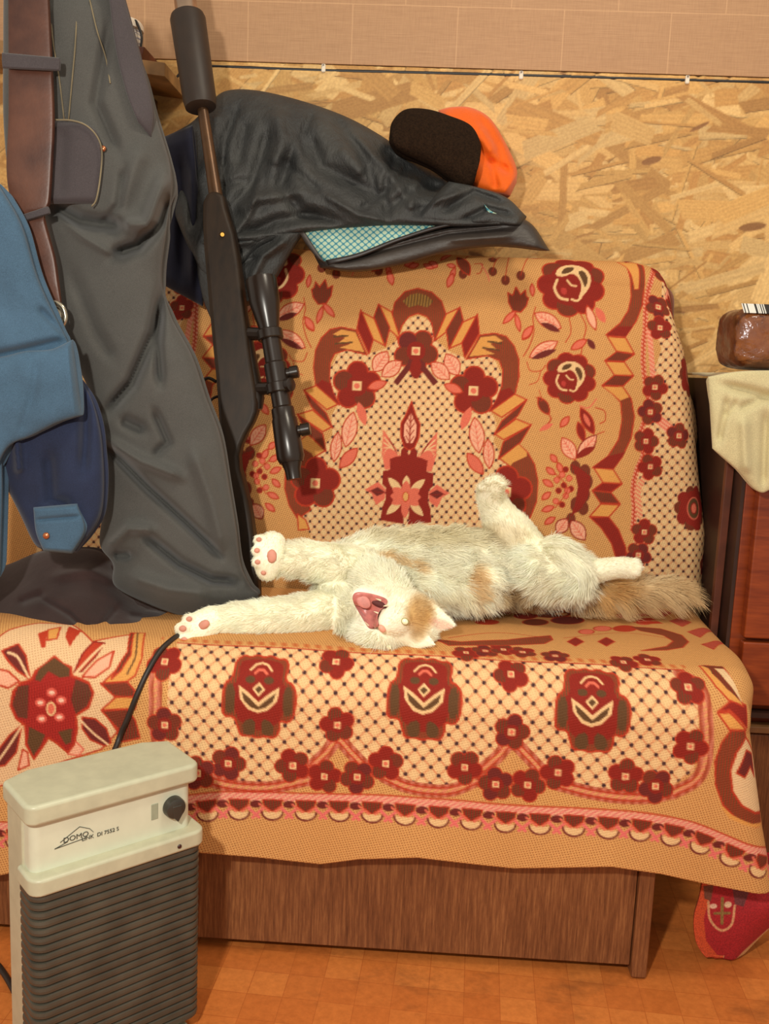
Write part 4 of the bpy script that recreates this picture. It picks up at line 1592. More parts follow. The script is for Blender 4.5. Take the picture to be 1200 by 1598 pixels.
dr_ = adopt(from_bm('drawer', bm, CABM, bevel=0.003), cab)
bm = bmesh.new(); box(bm, CX0+0.004, 0.895, CY0-0.006, CY0+0.012, zz[2]-0.004, zz[2]+0.004)
adopt(from_bm('rail', bm, CABD), cab)
bm = bmesh.new(); box(bm, CX0-0.004, 0.895, CY0-0.012, CY0+0.012, zz[4]-0.006, zz[4]+0.004)
adopt(from_bm('shelf', bm, plain('shelf_edge', (128, 88, 52), 0.5), bevel=0.001), cab)
bm = bmesh.new(); box(bm, CX0+0.012, 0.895, CY0, CY0+0.018, 0.01, zz[4]-0.012)
adopt(from_bm('lower_door', bm, WOODB.m, bevel=0.003), cab)
tag(cab, 'reddish brown wooden cabinet right of the sofa, cloth and bread on top', 'cabinet')
# upright reddish boards seen in the gap between the sofa and the cabinet
bd = empty('upright_board', (0.475, 0.3, 0))
for pa, pb in ((1127, 1139), (1145, 1150)):
    xa, xb = PY(pa, 800, 0.30)[0], PY(pb, 800, 0.30)[0]
    bm = bmesh.new(); box(bm, xa, xb, 0.30, 0.312, 0.0, 0.70)
    adopt(from_bm('board', bm, plain('red_board', (96, 48, 30), 0.5), bevel=0.001), bd)
tag(bd, 'narrow reddish upright boards in the gap between sofa and cabinet', 'board')

LINEN = fabric('cream_linen', (196, 184, 142), wrinkle=0.5, wscale=14, var=0.05, bumpd=0.006)
cl = empty('table_cloth', (0.6, 0.3, CZ))
# flat part on the cabinet
nx_, ny_ = 40, 30
Xg, Yg = np.meshgrid(np.linspace(0.476, 0.86, nx_), np.linspace(0.215, 0.60, ny_))
Zg = CZ+0.009+0.004*smooth_noise(Xg*1000, Yg*1000, 130, 120, 3)
vs = [(a, b, c_) for a, b, c_ in zip(Xg.ravel(), Yg.ravel(), Zg.ravel())]
fs = [(i*nx_+j, i*nx_+j+1, (i+1)*nx_+j+1, (i+1)*nx_+j) for i in range(ny_-1) for j in range(nx_-1)]
o = mesh_obj('cloth_top', vs, fs, LINEN)
md = o.modifiers.new('thickness', 'SOLIDIFY'); md.thickness = 0.004
adopt(o, cl)
# drooping front with folds
sheet('cloth_front', [(1105, 588), (1150, 580), (1200, 578), (1300, 580), (1400, 590)], [(1112, 700), (1150, 733), (1185, 768), (1230, 762), (1400, 790)], 0.212, 0.200, 0.012, LINEN, cl,
      folds=[([(1125, 600), (1200, 618), (1300, 610)], 7, 0.012), ([(1150, 640), (1190, 622), (1300, 640)], 6, 0.010), ([(1135, 620), (1122, 690)], 5, 0.010), ([(1160, 650), (1165, 740)], 9, -0.012),
             ([(1195, 640), (1190, 760)], 6, 0.010), ([(1132, 650), (1140, 640), (1150, 625)], 4, 0.008)], n=90, mcols=60, rough=0.004, nscale=(60, 80))
sheet('cloth_corner', [(1104, 590), (1108, 620), (1116, 660), (1122, 668)], [(1130, 590), (1136, 620), (1134, 650), (1130, 672)], 0.27, 0.225, 0.010, LINEN, cl, n=40, mcols=24)
tag(cl, 'cream cloth draped over the cabinet top beneath the bread', 'cloth')

# loaf in clear bag
BREAD = N('bread_crust')
v = BREAD.coord()
f = BREAD.noise(v, 26, 5, 0.65)
BREAD.l(BREAD.ramp(f, [(0.25, (120, 62, 22)), (0.5, (170, 100, 40)), (0.75, (204, 136, 66))]), BREAD.b.inputs['Base Color'])
BREAD.b.inputs['Roughness'].default_value = 0.7
BREAD.bump(BREAD.noise(v, 150, 4), 0.3, 0.003)


def loaf(name, cx, cy, zb, L, wd, h, mat, parent, grow=0.0, rough=0.0, seed=2):
    bm = bmesh.new()
    bmesh.ops.create_cube(bm, size=2)
    bmesh.ops.subdivide_edges(bm, edges=bm.edges[:], cuts=26, use_grid_fill=True)
    for q in bm.verts:
        x, y, z = q.co
        n_ = 5.0
        s_ = (abs(x)**n_+abs(y)**n_+abs(z)**n_)**(-1/n_)
        x, y, z = x*s_, y*s_, z*s_
        tz = (z+1)/2
        wf = 0.90+0.10*tz-0.06*tz**3
        if rough:
            nn_ = noise.fractal(Vector((x*2.6+seed, y*2.6, z*2.6)), 1.0, 2.0, 5)*rough
        else:
            nn_ = noise.noise(Vector((x*1.7+seed, y*1.7, z*1.7)))*0.002
        q.co = Vector((cx+x*(L/2*wf+grow+nn_), cy+y*(wd/2*wf+grow+nn_), zb+h/2+z*(h/2+grow*(z > 0)+nn_*(z > -0.6))))
    o = from_bm(name, bm, mat, smooth=True)
    return adopt(o, parent) if parent else o


lc = PY(1117, 575, 0.28)
br_e = empty('bread_loaf', (0.58, 0.3, CZ+0.014))
bx0 = PY(1116, 560, 0.325)[0]
loaf('crumb_loaf', bx0+0.09, 0.325, CZ+0.016, 0.165, 0.115, 0.090, BREAD, br_e)
k = N('clear_bag')
nt = k.t
for nd in list(nt.nodes):
    if nd.type == 'BSDF_PRINCIPLED':
        nt.nodes.remove(nd)
tr = k.n('ShaderNodeBsdfTransparent'); tr.inputs[0].default_value = (0.93, 0.91, 0.90, 1)
gl = k.n('ShaderNodeBsdfGlossy'); gl.inputs['Roughness'].default_value = 0.22; gl.inputs[0].default_value = (0.9, 0.9, 1.0, 1)
fr = k.n('ShaderNodeFresnel'); fr.inputs[0].default_value = 1.7
mx = k.n('ShaderNodeMixShader')
bp = k.n('ShaderNodeBump', i_Strength=0.9, i_Distance=0.004)
tcn = k.noise(k.coord((1, 1, 1)), 46, 4, 0.6)
k.l(tcn, bp.inputs['Height']); k.l(bp.outputs[0], gl.inputs['Normal']); k.l(bp.outputs[0], fr.inputs['Normal'])
k.l(fr.outputs[0], mx.inputs[0]); k.l(tr.outputs[0], mx.inputs[1]); k.l(gl.outputs[0], mx.inputs[2])
k.l(mx.outputs[0], nt.nodes['Material Output'].inputs[0])
bag = loaf('plastic_bag', bx0+0.09, 0.325, CZ+0.015, 0.165, 0.115, 0.090, k.m, br_e, grow=0.003, rough=0.0022)
# barcode label on the top front edge of the bag
lb = PY(1148, 480, 0.268)
k = N('barcode_label')
sep = k.n('ShaderNodeSeparateXYZ')
tc = k.n('ShaderNodeTexCoord')
k.l(tc.outputs['Generated'], sep.inputs[0])
mm_ = k.n('ShaderNodeMath', operation='MULTIPLY', i_1=41.0); k.l(sep.outputs[0], mm_.inputs[0])
wn = k.n('ShaderNodeTexWhiteNoise', noise_dimensions='1D')
fl = k.n('ShaderNodeMath', operation='FLOOR'); k.l(mm_.outputs[0], fl.inputs[0]); k.l(fl.outputs[0], wn.inputs['W'])
k.l(k.ramp(wn.outputs[0], [(0.44, (34, 32, 32)), (0.5, (226, 224, 216))]), k.b.inputs['Base Color'])
bm = bmesh.new(); box(bm, bx0+0.018, bx0+0.085, 0.268, 0.283, CZ+0.1085, CZ+0.1095)
for q in bm.verts:
    q.co.z += (q.co.y-0.277)*0.9-0.003
lab = from_bm('barcode_label', bm, k.m)
adopt(lab, br_e)
tag(br_e, 'brown bread loaf in a clear plastic bag on the cream cloth', 'bread')

# ============================================================ RED CLOTH at the floor, right
cR = Canvas(-0.02, 0.16, -0.02, 0.16, res=0.0007, base=(176, 36, 40))
REDC = fabric('red_woven', (176, 40, 40), wrinkle=0.2, weave=500)
k = N('red_woven_pattern')
at = k.n('ShaderNodeAttribute', attribute_name='pattern')
v = k.coord()
k.l(k.mix(0.5, at.outputs['Color'], k.ramp(k.noise(v, 520, 2), [(0.35, (140, 110, 110)), (0.65, (255, 240, 240))]), 'MULTIPLY'), k.b.inputs['Base Color'])
k.b.inputs['Roughness'].default_value = 0.85
k.bump(k.noise(v, 520, 2), 0.6, 0.0012)
n_, m_ = 150, 150
A_ = catmull([(1098, 1330), (1092, 1390), (1082, 1430), (1086, 1470), (1105, 1498), (1128, 1512)], n_)
B_ = catmull([(1330, 1330), (1320, 1380), (1290, 1400), (1240, 1418), (1195, 1448), (1131, 1514)], n_)
uu = np.linspace(0, 1, m_)
Xp = A_[:, 0:1]*(1-uu)+B_[:, 0:1]*uu
Yp = A_[:, 1:2]*(1-uu)+B_[:, 1:2]*uu
Yd = 0.045+0.012*np.sin(uu*5)[None, :]-0.022*np.sin(np.linspace(0, 3.1, n_))[:, None]*np.sin(uu*3.14)[None, :]+0.03*(uu[None, :])**2
Pr_ = np.array([[PY(Xp[i, j], Yp[i, j], Yd[i, j]) for j in range(m_)] for i in range(n_)])
Pr_[..., 2] = np.maximum(Pr_[..., 2], 0.008)
cR = Canvas(1070, 1340, 1320, 1520, res=1.0, base=(178, 34, 40))
cR.stroke([(1098, 1380), (1084, 1430), (1088, 1470), (1108, 1496), (1130, 1510)], 26, (214, 84, 40))
cR.stroke([(1130, 1514), (1160, 1482), (1195, 1450), (1240, 1418)], 7, (226, 190, 130))
cR.stroke(catmull([(1104, 1405), (1107, 1432), (1124, 1449), (1141, 1440), (1146, 1412)], 20), 4, (228, 170, 120))
cR.stroke([(1126, 1400), (1126, 1438)], 5, (150, 120, 60))
cR.stroke([(1114, 1423), (1138, 1423)], 4, (150, 120, 60))
cR.poly([(1096, 1380), (1112, 1378), (1108, 1404), (1098, 1400)], (120, 70, 50))
cR.poly([(1140, 1376), (1168, 1390), (1160, 1414), (1146, 1410)], (120, 60, 60))
cR.ell((1112, 1412), 6, 4, (240, 200, 170))
cR.ell((1135, 1410), 6, 5, (235, 200, 160))
colr = cR.sample(Xp.ravel(), Yp.ravel())
o = grid_mesh('folded_cloth', Pr_, None, None, k.m, colr, thick=0.004)
tag(o, 'red woven cloth corner hanging to the floor under the right end of the throw', 'cloth')

# ============================================================ SHELF upper left
sh = empty('wall_shelf', (-0.6, 0.6, 1.25))
SHW = plain('shelf_wood', (150, 112, 68), 0.55, var=0.15)
a = PY(272, 150, 0.55)
bm = bmesh.new(); box(bm, -1.0, -0.463, 0.50, WY-0.017, 1.266, 1.288)
for q in bm.verts:
    q.co.z -= (q.co.x+0.463)*0.10
adopt(from_bm('plank', bm, SHW, bevel=0.001), sh)
bm = bmesh.new(); box(bm, -0.60, -0.515, 0.56, WY-0.013, 1.05, 1.262)
adopt(from_bm('bracket', bm, plain('bracket_dark', (92, 62, 40), 0.6), bevel=0.002), sh)
tag(sh, 'small wooden wall shelf behind the hanging trousers', 'shelf')
bm = bmesh.new(); box(bm, -0.60, -0.513, 0.53, 0.61, 1.3025, 1.322)
for q in bm.verts:
    q.co.x += 0.006*(q.co.z-1.3)/0.02
tag(from_bm('box_tray', bm, plain('brown_card', (104, 54, 34), 0.6), bevel=0.002), 'brown open box on the wall shelf beneath the white tub', 'box')
tb = empty('plastic_tub', (-0.555, 0.57, 1.323))
bm = bmesh.new()
P_ = [(math.cos(t)*0.036, math.sin(t)*0.03) for t in np.linspace(0, 2*math.pi, 25)[:-1]]
lo = [bm.verts.new((-0.560+a, 0.57+b, 1.323)) for a, b in P_]
hi = [bm.verts.new((-0.562+a*1.04, 0.57+b*1.04, 1.362)) for a, b in P_]
bm.faces.new(lo[::-1]); bm.faces.new(hi)
for i in range(24):
    bm.faces.new((lo[i], lo[(i+1) % 24], hi[(i+1) % 24], hi[i]))
k = N('tub_print')
sep = k.n('ShaderNodeSeparateXYZ'); tc = k.n('ShaderNodeTexCoord'); k.l(tc.outputs['Object'], sep.inputs[0])
vv_ = k.noise(k.coord((50, 50, 380)), 1.0, 2, 0.6)
k.l(k.ramp(vv_, [(0.42, (120, 120, 140)), (0.5, (206, 200, 192)), (0.7, (226, 218, 200))]), k.b.inputs['Base Color'])
adopt(from_bm('tub_body', bm, k.m, smooth=True), tb)
lathe('lid', (-0.562, 0.57, 1.360), (-0.562, 0.57, 1.374), [(0, 0.040), (0.6, 0.040), (1, 0.036)], WHITEP, tb, seg=28)
tag(tb, 'white round plastic tub with grey print in the brown box on the shelf', 'tub')
o = tube('jar_handle', [(-0.520, 0.55, 1.324), (-0.518, 0.55, 1.345), (-0.526, 0.55, 1.366), (-0.530, 0.55, 1.370)], 0.0022, DARKP, tb, n=16, seg=8)

# ============================================================ JACKET over the backrest
NYL = N('dark_nylon')
v = NYL.coord()
f = NYL.noise(v, 12, 5, 0.6)
NYL.l(NYL.ramp(f, [(0.3, (42, 43, 44)), (0.7, (62, 62, 60))]), NYL.b.inputs['Base Color'])
NYL.b.inputs['Roughness'].default_value = 0.56
NYL.b.inputs['Specular IOR Level'].default_value = 0.45
NYL.bump(NYL.noise(NYL.coord((1, 1, 0.55)), 34, 6, 0.68), 0.75, 0.010)
NAVY = fabric('navy_cloth', (28, 29, 44), wrinkle=0.4)
DKROLL = N('dark_nylon_roll')
v = DKROLL.coord()
DKROLL.l(DKROLL.ramp(DKROLL.noise(v, 12, 5, 0.6), [(0.3, (44, 38, 36)), (0.7, (64, 56, 50))]), DKROLL.b.inputs['Base Color'])
DKROLL.b.inputs['Roughness'].default_value = 0.5
DKROLL.bump(DKROLL.noise(DKROLL.coord((1, 1, 2)), 30, 4, 0.6), 0.4, 0.006)
jk = empty('jacket', (-0.1, 0.47, 1.0))
sheet('jacket_body', [(262, 212), (300, 190), (325, 163), (352, 142), (400, 141), (470, 157), (540, 182), (600, 215), (650, 252), (700, 280), (745, 296), (790, 314), (820, 345)],
      [(270, 330), (300, 400), (325, 440), (355, 440), (400, 392), (440, 372), (480, 362), (540, 356), (600, 352), (660, 352), (720, 354), (780, 352), (822, 352)],
      0.535, 0.425, 0.065, NYL.m, jk, n=170, mcols=90, edge=0.55, back=0.3, rough=0.006, nscale=(120, 90), nseed=4,
      folds=[([(480, 205), (500, 260), (560, 290), (590, 310)], 12, 0.022), ([(350, 240), (345, 300), (330, 360)], 10, 0.016), ([(420, 200), (400, 280), (350, 345)], 11, 0.018), ([(385, 190), (370, 260)], 9, 0.012),
             ([(455, 230), (440, 290), (470, 330), (540, 350)], 11, 0.022), ([(590, 230), (640, 270), (690, 300)], 12, 0.018), ([(520, 180), (560, 230), (600, 330)], 9, 0.014),
             ([(600, 330), (640, 300), (700, 290)], 9, 0.016), ([(380, 370), (430, 345), (500, 335)], 10, 0.020), ([(640, 330), (700, 325), (780, 330)], 9, 0.014), ([(370, 330), (400, 310), (470, 300)], 9, -0.020),
             ([(340, 170), (330, 220), (318, 280)], 10, -0.012), ([(430, 170), (440, 220), (425, 260)], 13, -0.016), ([(530, 230), (570, 270)], 14, -0.016), ([(340, 390), (400, 372)], 8, -0.014),
             ([(330, 420), (380, 385)], 6, 0.012), ([(760, 300), (800, 320)], 6, 0.01), ([(375, 160), (352, 215), (345, 260)], 6, 0.010), ([(410, 260), (392, 330), (345, 395)], 6, -0.012),
             ([(490, 170), (470, 215), (480, 250)], 7, 0.010), ([(500, 300), (560, 335), (600, 345)], 6, -0.012), ([(540, 200), (600, 260), (640, 320)], 7, -0.012), ([(560, 330), (600, 300), (640, 260)], 6, 0.012),
             ([(440, 250), (500, 300)], 6, 0.010), ([(620, 240), (600, 290), (605, 340)], 6, 0.012), ([(650, 280), (640, 330)], 5, -0.010), ([(300, 210), (290, 280), (305, 360)], 8, 0.012), ([(320, 330), (350, 290), (385, 280)], 6, 0.010)])
sheet('sleeve', [(300, 360), (306, 420), (318, 470), (330, 500)], [(478, 356), (455, 390), (432, 430), (405, 470)], 0.415, 0.415, 0.030, NYL.m, jk, n=80, mcols=60, edge=0.6, back=0.2, rough=0.004, nscale=(50, 40),
      folds=[([(330, 400), (380, 395), (440, 370)], 7, 0.014), ([(340, 430), (380, 410), (400, 400)], 6, 0.014), ([(390, 440), (410, 400), (450, 370)], 7, -0.014), ([(350, 470), (375, 440)], 5, 0.010), ([(310, 380), (350, 372), (400, 370)], 5, -0.01),
             ([(330, 440), (350, 452), (375, 470)], 5, 0.01)])
sheet('front_panel', [(252, 215), (252, 240), (262, 280), (262, 350), (255, 400), (255, 445)], [(300, 195), (306, 260), (312, 320), (314, 400), (316, 440), (316, 478)], 0.43, 0.42, 0.018, NAVY, jk, n=80, mcols=40, back=0.3,
      folds=[([(280, 240), (285, 330), (280, 440)], 8, 0.012), ([(300, 260), (300, 440)], 6, -0.01)])
# patterned teal lining
k = N('teal_lining')
mp = k.coord((1, 1, 1))
sp = k.n('ShaderNodeSeparateXYZ'); k.l(mp, sp.inputs[0])


def sn(ax, fq, ph=0.0):
    a_ = k.n('ShaderNodeMath', operation='MULTIPLY_ADD', i_1=fq, i_2=ph); k.l(sp.outputs[ax], a_.inputs[0])
    b_ = k.n('ShaderNodeMath', operation='SINE'); k.l(a_.outputs[0], b_.inputs[0])
    return b_.outputs[0]


ad = k.n('ShaderNodeMath', operation='ADD'); k.l(sn(0, 520), ad.inputs[0]); k.l(sn(2, 620), ad.inputs[1])
ab = k.n('ShaderNodeMath', operation='ABSOLUTE'); k.l(ad.outputs[0], ab.inputs[0])
k.l(k.ramp(ab.outputs[0], [(0.15, (36, 112, 136)), (0.45, (96, 164, 164)), (1.0, (176, 196, 170))]), k.b.inputs['Base Color'])
k.b.inputs['Roughness'].default_value = 0.6
LIN = k.m
sheet('lining', [(468, 362), (520, 352), (600, 345), (690, 348)], [(512, 416), (560, 398), (620, 374), (692, 352)], 0.415, 0.405, 0.006, LIN, jk, n=60, mcols=30, edge=0.3)
sheet('lining', [(755, 318), (768, 330), (800, 342)], [(765, 342), (780, 345), (806, 347)], 0.40, 0.40, 0.006, LIN, jk, n=24, mcols=16, edge=0.3)
sheet('rolled_hem', [(490, 398), (530, 402), (590, 382), (650, 362), (700, 354), (760, 348), (800, 338), (830, 350), (856, 388)], [(500, 418), (560, 423), (630, 411), (700, 392), (760, 384), (800, 385), (830, 388), (845, 390), (858, 391)],
      0.43, 0.415, 0.026, DKROLL.m, jk, n=130, mcols=40, edge=0.6, back=0.3, rough=0.003, nscale=(70, 30),
      folds=[([(540, 405), (620, 385), (700, 365), (800, 355)], 4, 0.008), ([(700, 375), (800, 368)], 5, -0.006)])
sheet('lining_piping', [(466, 362), (478, 382), (495, 404)], [(474, 360), (487, 380), (508, 412)], 0.402, 0.400, 0.005, DKROLL.m, jk, n=30, mcols=10)
sheet('zip_edge', [(508, 406), (560, 394), (620, 371), (690, 350), (740, 347)], [(512, 414), (562, 401), (622, 377), (692, 355), (742, 350)], 0.398, 0.398, 0.005, DARKP, jk, n=60, mcols=10)
sheet('collar', [(700, 283), (745, 292), (790, 308), (822, 338)], [(640, 345), (700, 348), (760, 350), (815, 352)], 0.44, 0.415, 0.035, NYL.m, jk, n=60, mcols=40, back=0.2, rough=0.004, nscale=(50, 40),
      folds=[([(690, 330), (740, 300), (790, 318)], 6, 0.014), ([(720, 345), (760, 325), (800, 335)], 5, 0.012), ([(660, 320), (720, 300)], 6, -0.012)])
tag(jk, 'crumpled dark grey nylon jacket with teal patterned lining over the sofa back', 'jacket')

# ============================================================ CAP
cap = empty('winter_cap', (0.06, 0.5, 1.15))
FURC = N('brown_fur_fabric')
v = FURC.coord()
f = FURC.noise(v, 300, 4, 0.7)
FURC.l(FURC.ramp(f, [(0.3, (26, 17, 11)), (0.7, (54, 37, 24))]), FURC.b.inputs['Base Color'])
FURC.b.inputs['Roughness'].default_value = 0.95
FURC.b.inputs['Specular IOR Level'].default_value = 0.1
FURC.bump(f, 1.0, 0.004)
ORC = fabric('orange_nylon', (236, 96, 14), rough=0.6, var=0.05, wrinkle=0.5, wscale=22, bumpd=0.008)
sheet('orange_crown', [(684, 172), (705, 167), (735, 168), (765, 185), (790, 225), (806, 262), (806, 285)], [(690, 200), (715, 240), (728, 270), (735, 288), (745, 297), (770, 302), (796, 306)], 0.545, 0.51, 0.05, ORC, cap, n=90, mcols=60,
      edge=0.6, back=0.9, folds=[([(745, 180), (775, 225), (790, 275)], 8, 0.008), ([(740, 220), (760, 250), (800, 270)], 7, 0.010), ([(765, 245), (775, 295)], 6, 0.008), ([(750, 200), (770, 240)], 8, -0.008)])
sheet('fur_flap', [(607, 215), (612, 190), (632, 171), (665, 170), (700, 180), (735, 196), (750, 225), (749, 250)], [(607, 222), (625, 238), (650, 250), (675, 262), (700, 280), (722, 294), (738, 287), (746, 262)], 0.475, 0.455, 0.042, FURC.m, cap, n=90,
      mcols=60, edge=0.7, back=0.9, rough=0.002, nscale=(30, 30))
tag(cap, 'winter cap with dark brown fur flap and orange crown on the jacket', 'cap')

# ============================================================ RIFLE leaning on the jacket
rf = empty('rifle', (-0.32, 0.25, 0.44))
GUNW = N('dark_gun_stock')
v = GUNW.coord((1, 1, 0.25))
f = GUNW.noise(v, 60, 4, 0.6)
GUNW.l(GUNW.ramp(f, [(0.3, (30, 21, 14)), (0.7, (48, 34, 22))]), GUNW.b.inputs['Base Color'])
GUNW.b.inputs['Roughness'].default_value = 0.5
GUNW.b.inputs['Specular IOR Level'].default_value = 0.25
GUNM = plain('blued_steel', (44, 36, 30), 0.32, metal=0.3, var=0.1)
BLK = plain('scope_black', (36, 26, 20), 0.28, var=0.06)


def PR(px, py, dy=0.0):
    d = ray(px, py)
    # rifle plane: y = 0.235 + 0.22*(z-0.43)
    t = (0.235+dy+0.22*(CAM[2]-0.43)-CAM[1])/(d[1]-0.22*d[2])
    return CAM+d*t


def slab(name, pts, th, mat, parent, dy=0.0, bev=0.006, smooth=1, seg=3):
    P_ = np.asarray(pts, float)
    for _ in range(smooth):
        Q = np.roll(P_, -1, axis=0)
        P_ = np.stack([P_*0.75+Q*0.25, P_*0.25+Q*0.75], 1).reshape(-1, 2)
    bm = bmesh.new()
    a_ = [bm.verts.new(tuple(PR(x, y, dy-th/2))) for x, y in P_]
    b_ = [bm.verts.new(tuple(PR(x, y, dy-th/2)+np.array([0, th, -0.0]))) for x, y in P_]
    bm.faces.new(a_); bm.faces.new(b_[::-1])
    n_ = len(P_)
    for i in range(n_):
        bm.faces.new((a_[i], a_[(i+1) % n_], b_[(i+1) % n_], b_[i]))
    o = from_bm(name, bm, mat, bevel=bev, seg=seg)
    adopt(o, parent)
    return o


slab('stock', [(316, 300), (345, 296), (354, 330), (368, 375), (380, 470), (391, 560), (402, 622), (400, 650), (378, 688), (370, 720), (384, 770), (394, 820), (402, 900), (404, 952), (372, 956), (362, 850), (352, 760), (344, 705),
               (341, 660), (337, 600), (330, 530), (322, 440), (315, 360)], 0.036, GUNW.m, rf, bev=0.010, seg=4)
lathe('suppressor', PR(292, 22), PR(314, 172), [(0, 0.022), (0.02, 0.0265), (0.06, 0.0285), (0.9, 0.0265), (0.97, 0.0245), (1, 0.017)], plain('suppressor_black', (44, 31, 22), 0.5, var=0.1), rf, seg=36)
lathe('muzzle', PR(284, -40), PR(292, 24), [(0, 0.018), (0.95, 0.018), (1, 0.019)], plain('brushed_steel', (176, 150, 128), 0.28, metal=0.9), rf, seg=30)
lathe('barrel', PR(316, 168), PR(343, 345), [(0, 0.0085), (0.5, 0.010), (1, 0.012)], plain('barrel_brown_steel', (84, 58, 36), 0.35, metal=0.5), rf, seg=24)
lathe('receiver', PR(340, 320), PR(402, 640), [(0, 0.011), (0.05, 0.0145), (0.95, 0.0145), (1, 0.008)], GUNM, rf, seg=24)
lathe('stock_pin', PR(347, 366, -0.024), PR(347, 366, -0.014), [(0, 0.003), (0.5, 0.0045), (1, 0.0045)], plain('brass', (200, 150, 70), 0.25, metal=0.9), rf, seg=14)
# trigger guard: open loop with the trigger inside
tube('trigger_guard', [PR(a, b, 0.0) for a, b in ((338, 596), (324, 590), (313, 600), (313, 618), (320, 634), (328, 652), (340, 658))], 0.0026, GUNM, rf, n=40, seg=8)
tube('trigger', [PR(a, b, 0.0) for a, b in ((342, 618), (332, 622), (325, 632), (328, 642))], 0.0022, GUNM, rf, n=16, seg=8)
# scope
S0, S1 = PR(407, 434, -0.02), PR(455, 722, -0.02)
sc_ = lathe('scope', S0, S1, [(0, 0.019), (0.004, 0.0235), (0.02, 0.0245), (0.14, 0.0235), (0.20, 0.020), (0.28, 0.0155), (0.32, 0.0148), (0.46, 0.0148), (0.47, 0.0175), (0.60, 0.0175), (0.61, 0.0148), (0.70, 0.0148),
                              (0.71, 0.0175), (0.76, 0.0180), (0.77, 0.0195), (0.97, 0.0215), (1.0, 0.018)], BLK, rf, seg=40)
lathe('objective_lens', PR(406.6, 432, -0.02), S0+(S1-S0)*0.006, [(0, 0.016), (1, 0.0185)], plain('lens_glass', (20, 22, 30), 0.08, spec=0.8), sc_, seg=30).parent = rf
lathe('eyepiece', S1, PR(459, 748, -0.02), [(0, 0.016), (0.4, 0.0125), (1, 0.0115)], BLK, rf, seg=30)
mid = S0+(S1-S0)*0.53
axd = (S1-S0)/np.linalg.norm(S1-S0)
sd = np.cross(axd, np.array([0, 1.0, 0])); sd /= np.linalg.norm(sd)
if sd[0] < 0:
    sd = -sd
for nm, c_, dr, L_, r_ in (('elevation_turret', mid, sd, 0.034, 0.0098), ('side_turret', mid+axd*0.018, sd*0.8+np.array([0, -0.5, 0]), 0.026, 0.0105), ('focus_knob', S0+(S1-S0)*0.84, sd, 0.037, 0.010)):
    dr = dr/np.linalg.norm(dr)
    lathe(nm, c_, c_+dr*L_, [(0, r_*0.8), (0.6, r_*0.8), (0.62, r_), (0.96, r_), (1, r_*0.85)], BLK, rf, seg=24)
for tt, (gx, gy) in ((0.31, (376, 520)), (0.60, (392, 607))):
    c_ = S0+(S1-S0)*tt
    lathe('scope_ring', c_-axd*0.008, c_+axd*0.008, [(0, 0.0185), (0.1, 0.020), (0.9, 0.020), (1, 0.0185)], BLK, rf, seg=28)
    g_ = PR(gx, gy, 0.0)
    lathe('scope_mount', c_, g_, [(0, 0.0095), (1, 0.0105)], BLK, rf, seg=10)
tag(rf, 'dark scoped rifle with thick suppressor leaning upright against the jacket', 'rifle')

# ============================================================ TROUSERS, BELT, JEANS JACKET
GRY = fabric('grey_canvas', (77, 76, 73), wrinkle=0.35, wscale=12, var=0.07, weave=1100)
SEAM = plain('seam_thread', (116, 104, 80), 0.8)
GRY2 = fabric('grey_canvas_upper', (70, 64, 66), wrinkle=0.3, wscale=16, var=0.06, weave=1100)
tr_ = empty('trousers', (-0.35, 0.15, 0.44))
TL = [(6, -60), (5, 60), (6, 200), (20, 290), (62, 330), (84, 400), (90, 470), (100, 540), (135, 600), (152, 680), (163, 740), (160, 800), (156, 850), (176, 880), (180, 915), (236, 945), (296, 966)]
TR_ = [(150, -60), (190, 30), (222, 105), (240, 170), (268, 270), (262, 340), (252, 430), (266, 490), (300, 555), (322, 620), (344, 680), (358, 760), (368, 820), (376, 880), (392, 915), (404, 930), (380, 955)]
sheet('trouser_cloth', TL, TR_, 0.15, 0.15, 0.045, GRY, tr_, n=260, mcols=110, edge=0.6, back=0.5, rough=0.004, nscale=(170, 200), nseed=9,
      folds=[([(80, 322), (125, 345), (165, 352), (190, 352)], 11.0, 0.0406), ([(176, 398), (215, 385), (250, 350), (266, 300)], 9.3, 0.0435), ([(190, 350), (230, 350), (262, 270)], 11.9, -0.0319),
             ([(258, 440), (240, 520), (205, 600), (166, 645)], 8.5, 0.0377), ([(250, 480), (246, 540), (250, 600)], 6.8, 0.0261), ([(240, 640), (262, 690), (240, 712)], 6.0, 0.0174),
             ([(166, 695), (230, 760), (290, 815), (345, 868)], 6.0, 0.0348), ([(170, 690), (220, 720), (285, 745)], 7.6, -0.0203), ([(225, 835), (280, 880), (330, 905), (372, 908)], 6.8, 0.0377), ([(165, 860), (200, 825), (240, 828)], 7.6, -0.0232),
             ([(178, 868), (205, 866)], 6.0, 0.0290), ([(110, 420), (150, 520), (175, 560)], 10.2, 0.0101), ([(85, 330), (130, 370), (180, 400)], 5.1, -0.0116), ([(195, 260), (185, 320), (160, 350)], 6.8, 0.0174),
             ([(300, 700), (330, 780), (350, 860)], 11.9, -0.0145), ([(200, 900), (260, 920), (330, 930)], 11.9, -0.0174), ([(222, 230), (170, 350)], 15.3, -0.0145), ([(190, 655), (225, 672)], 8.5, 0.0203), ([(170, 40), (150, 160), (185, 240)], 8.5, 0.0145)])
PK_ = sheet('pocket', [(80, 188), (78, 240), (75, 290), (78, 318)], [(128, 190), (150, 205), (159, 240), (150, 318)], 0.106, 0.104, 0.010, GRY2, tr_, n=50, mcols=40, edge=0.35, folds=[([(100, 200), (95, 310)], 10, 0.004)])
bpy.context.view_layer.update()
_tm = bpy.data.objects['trouser_cloth'].data
_tv = np.array([v_.co[:] for v_ in _tm.vertices]); _tv = _tv[:len(_tv)//2]
_tx, _ty = proj(_tv)


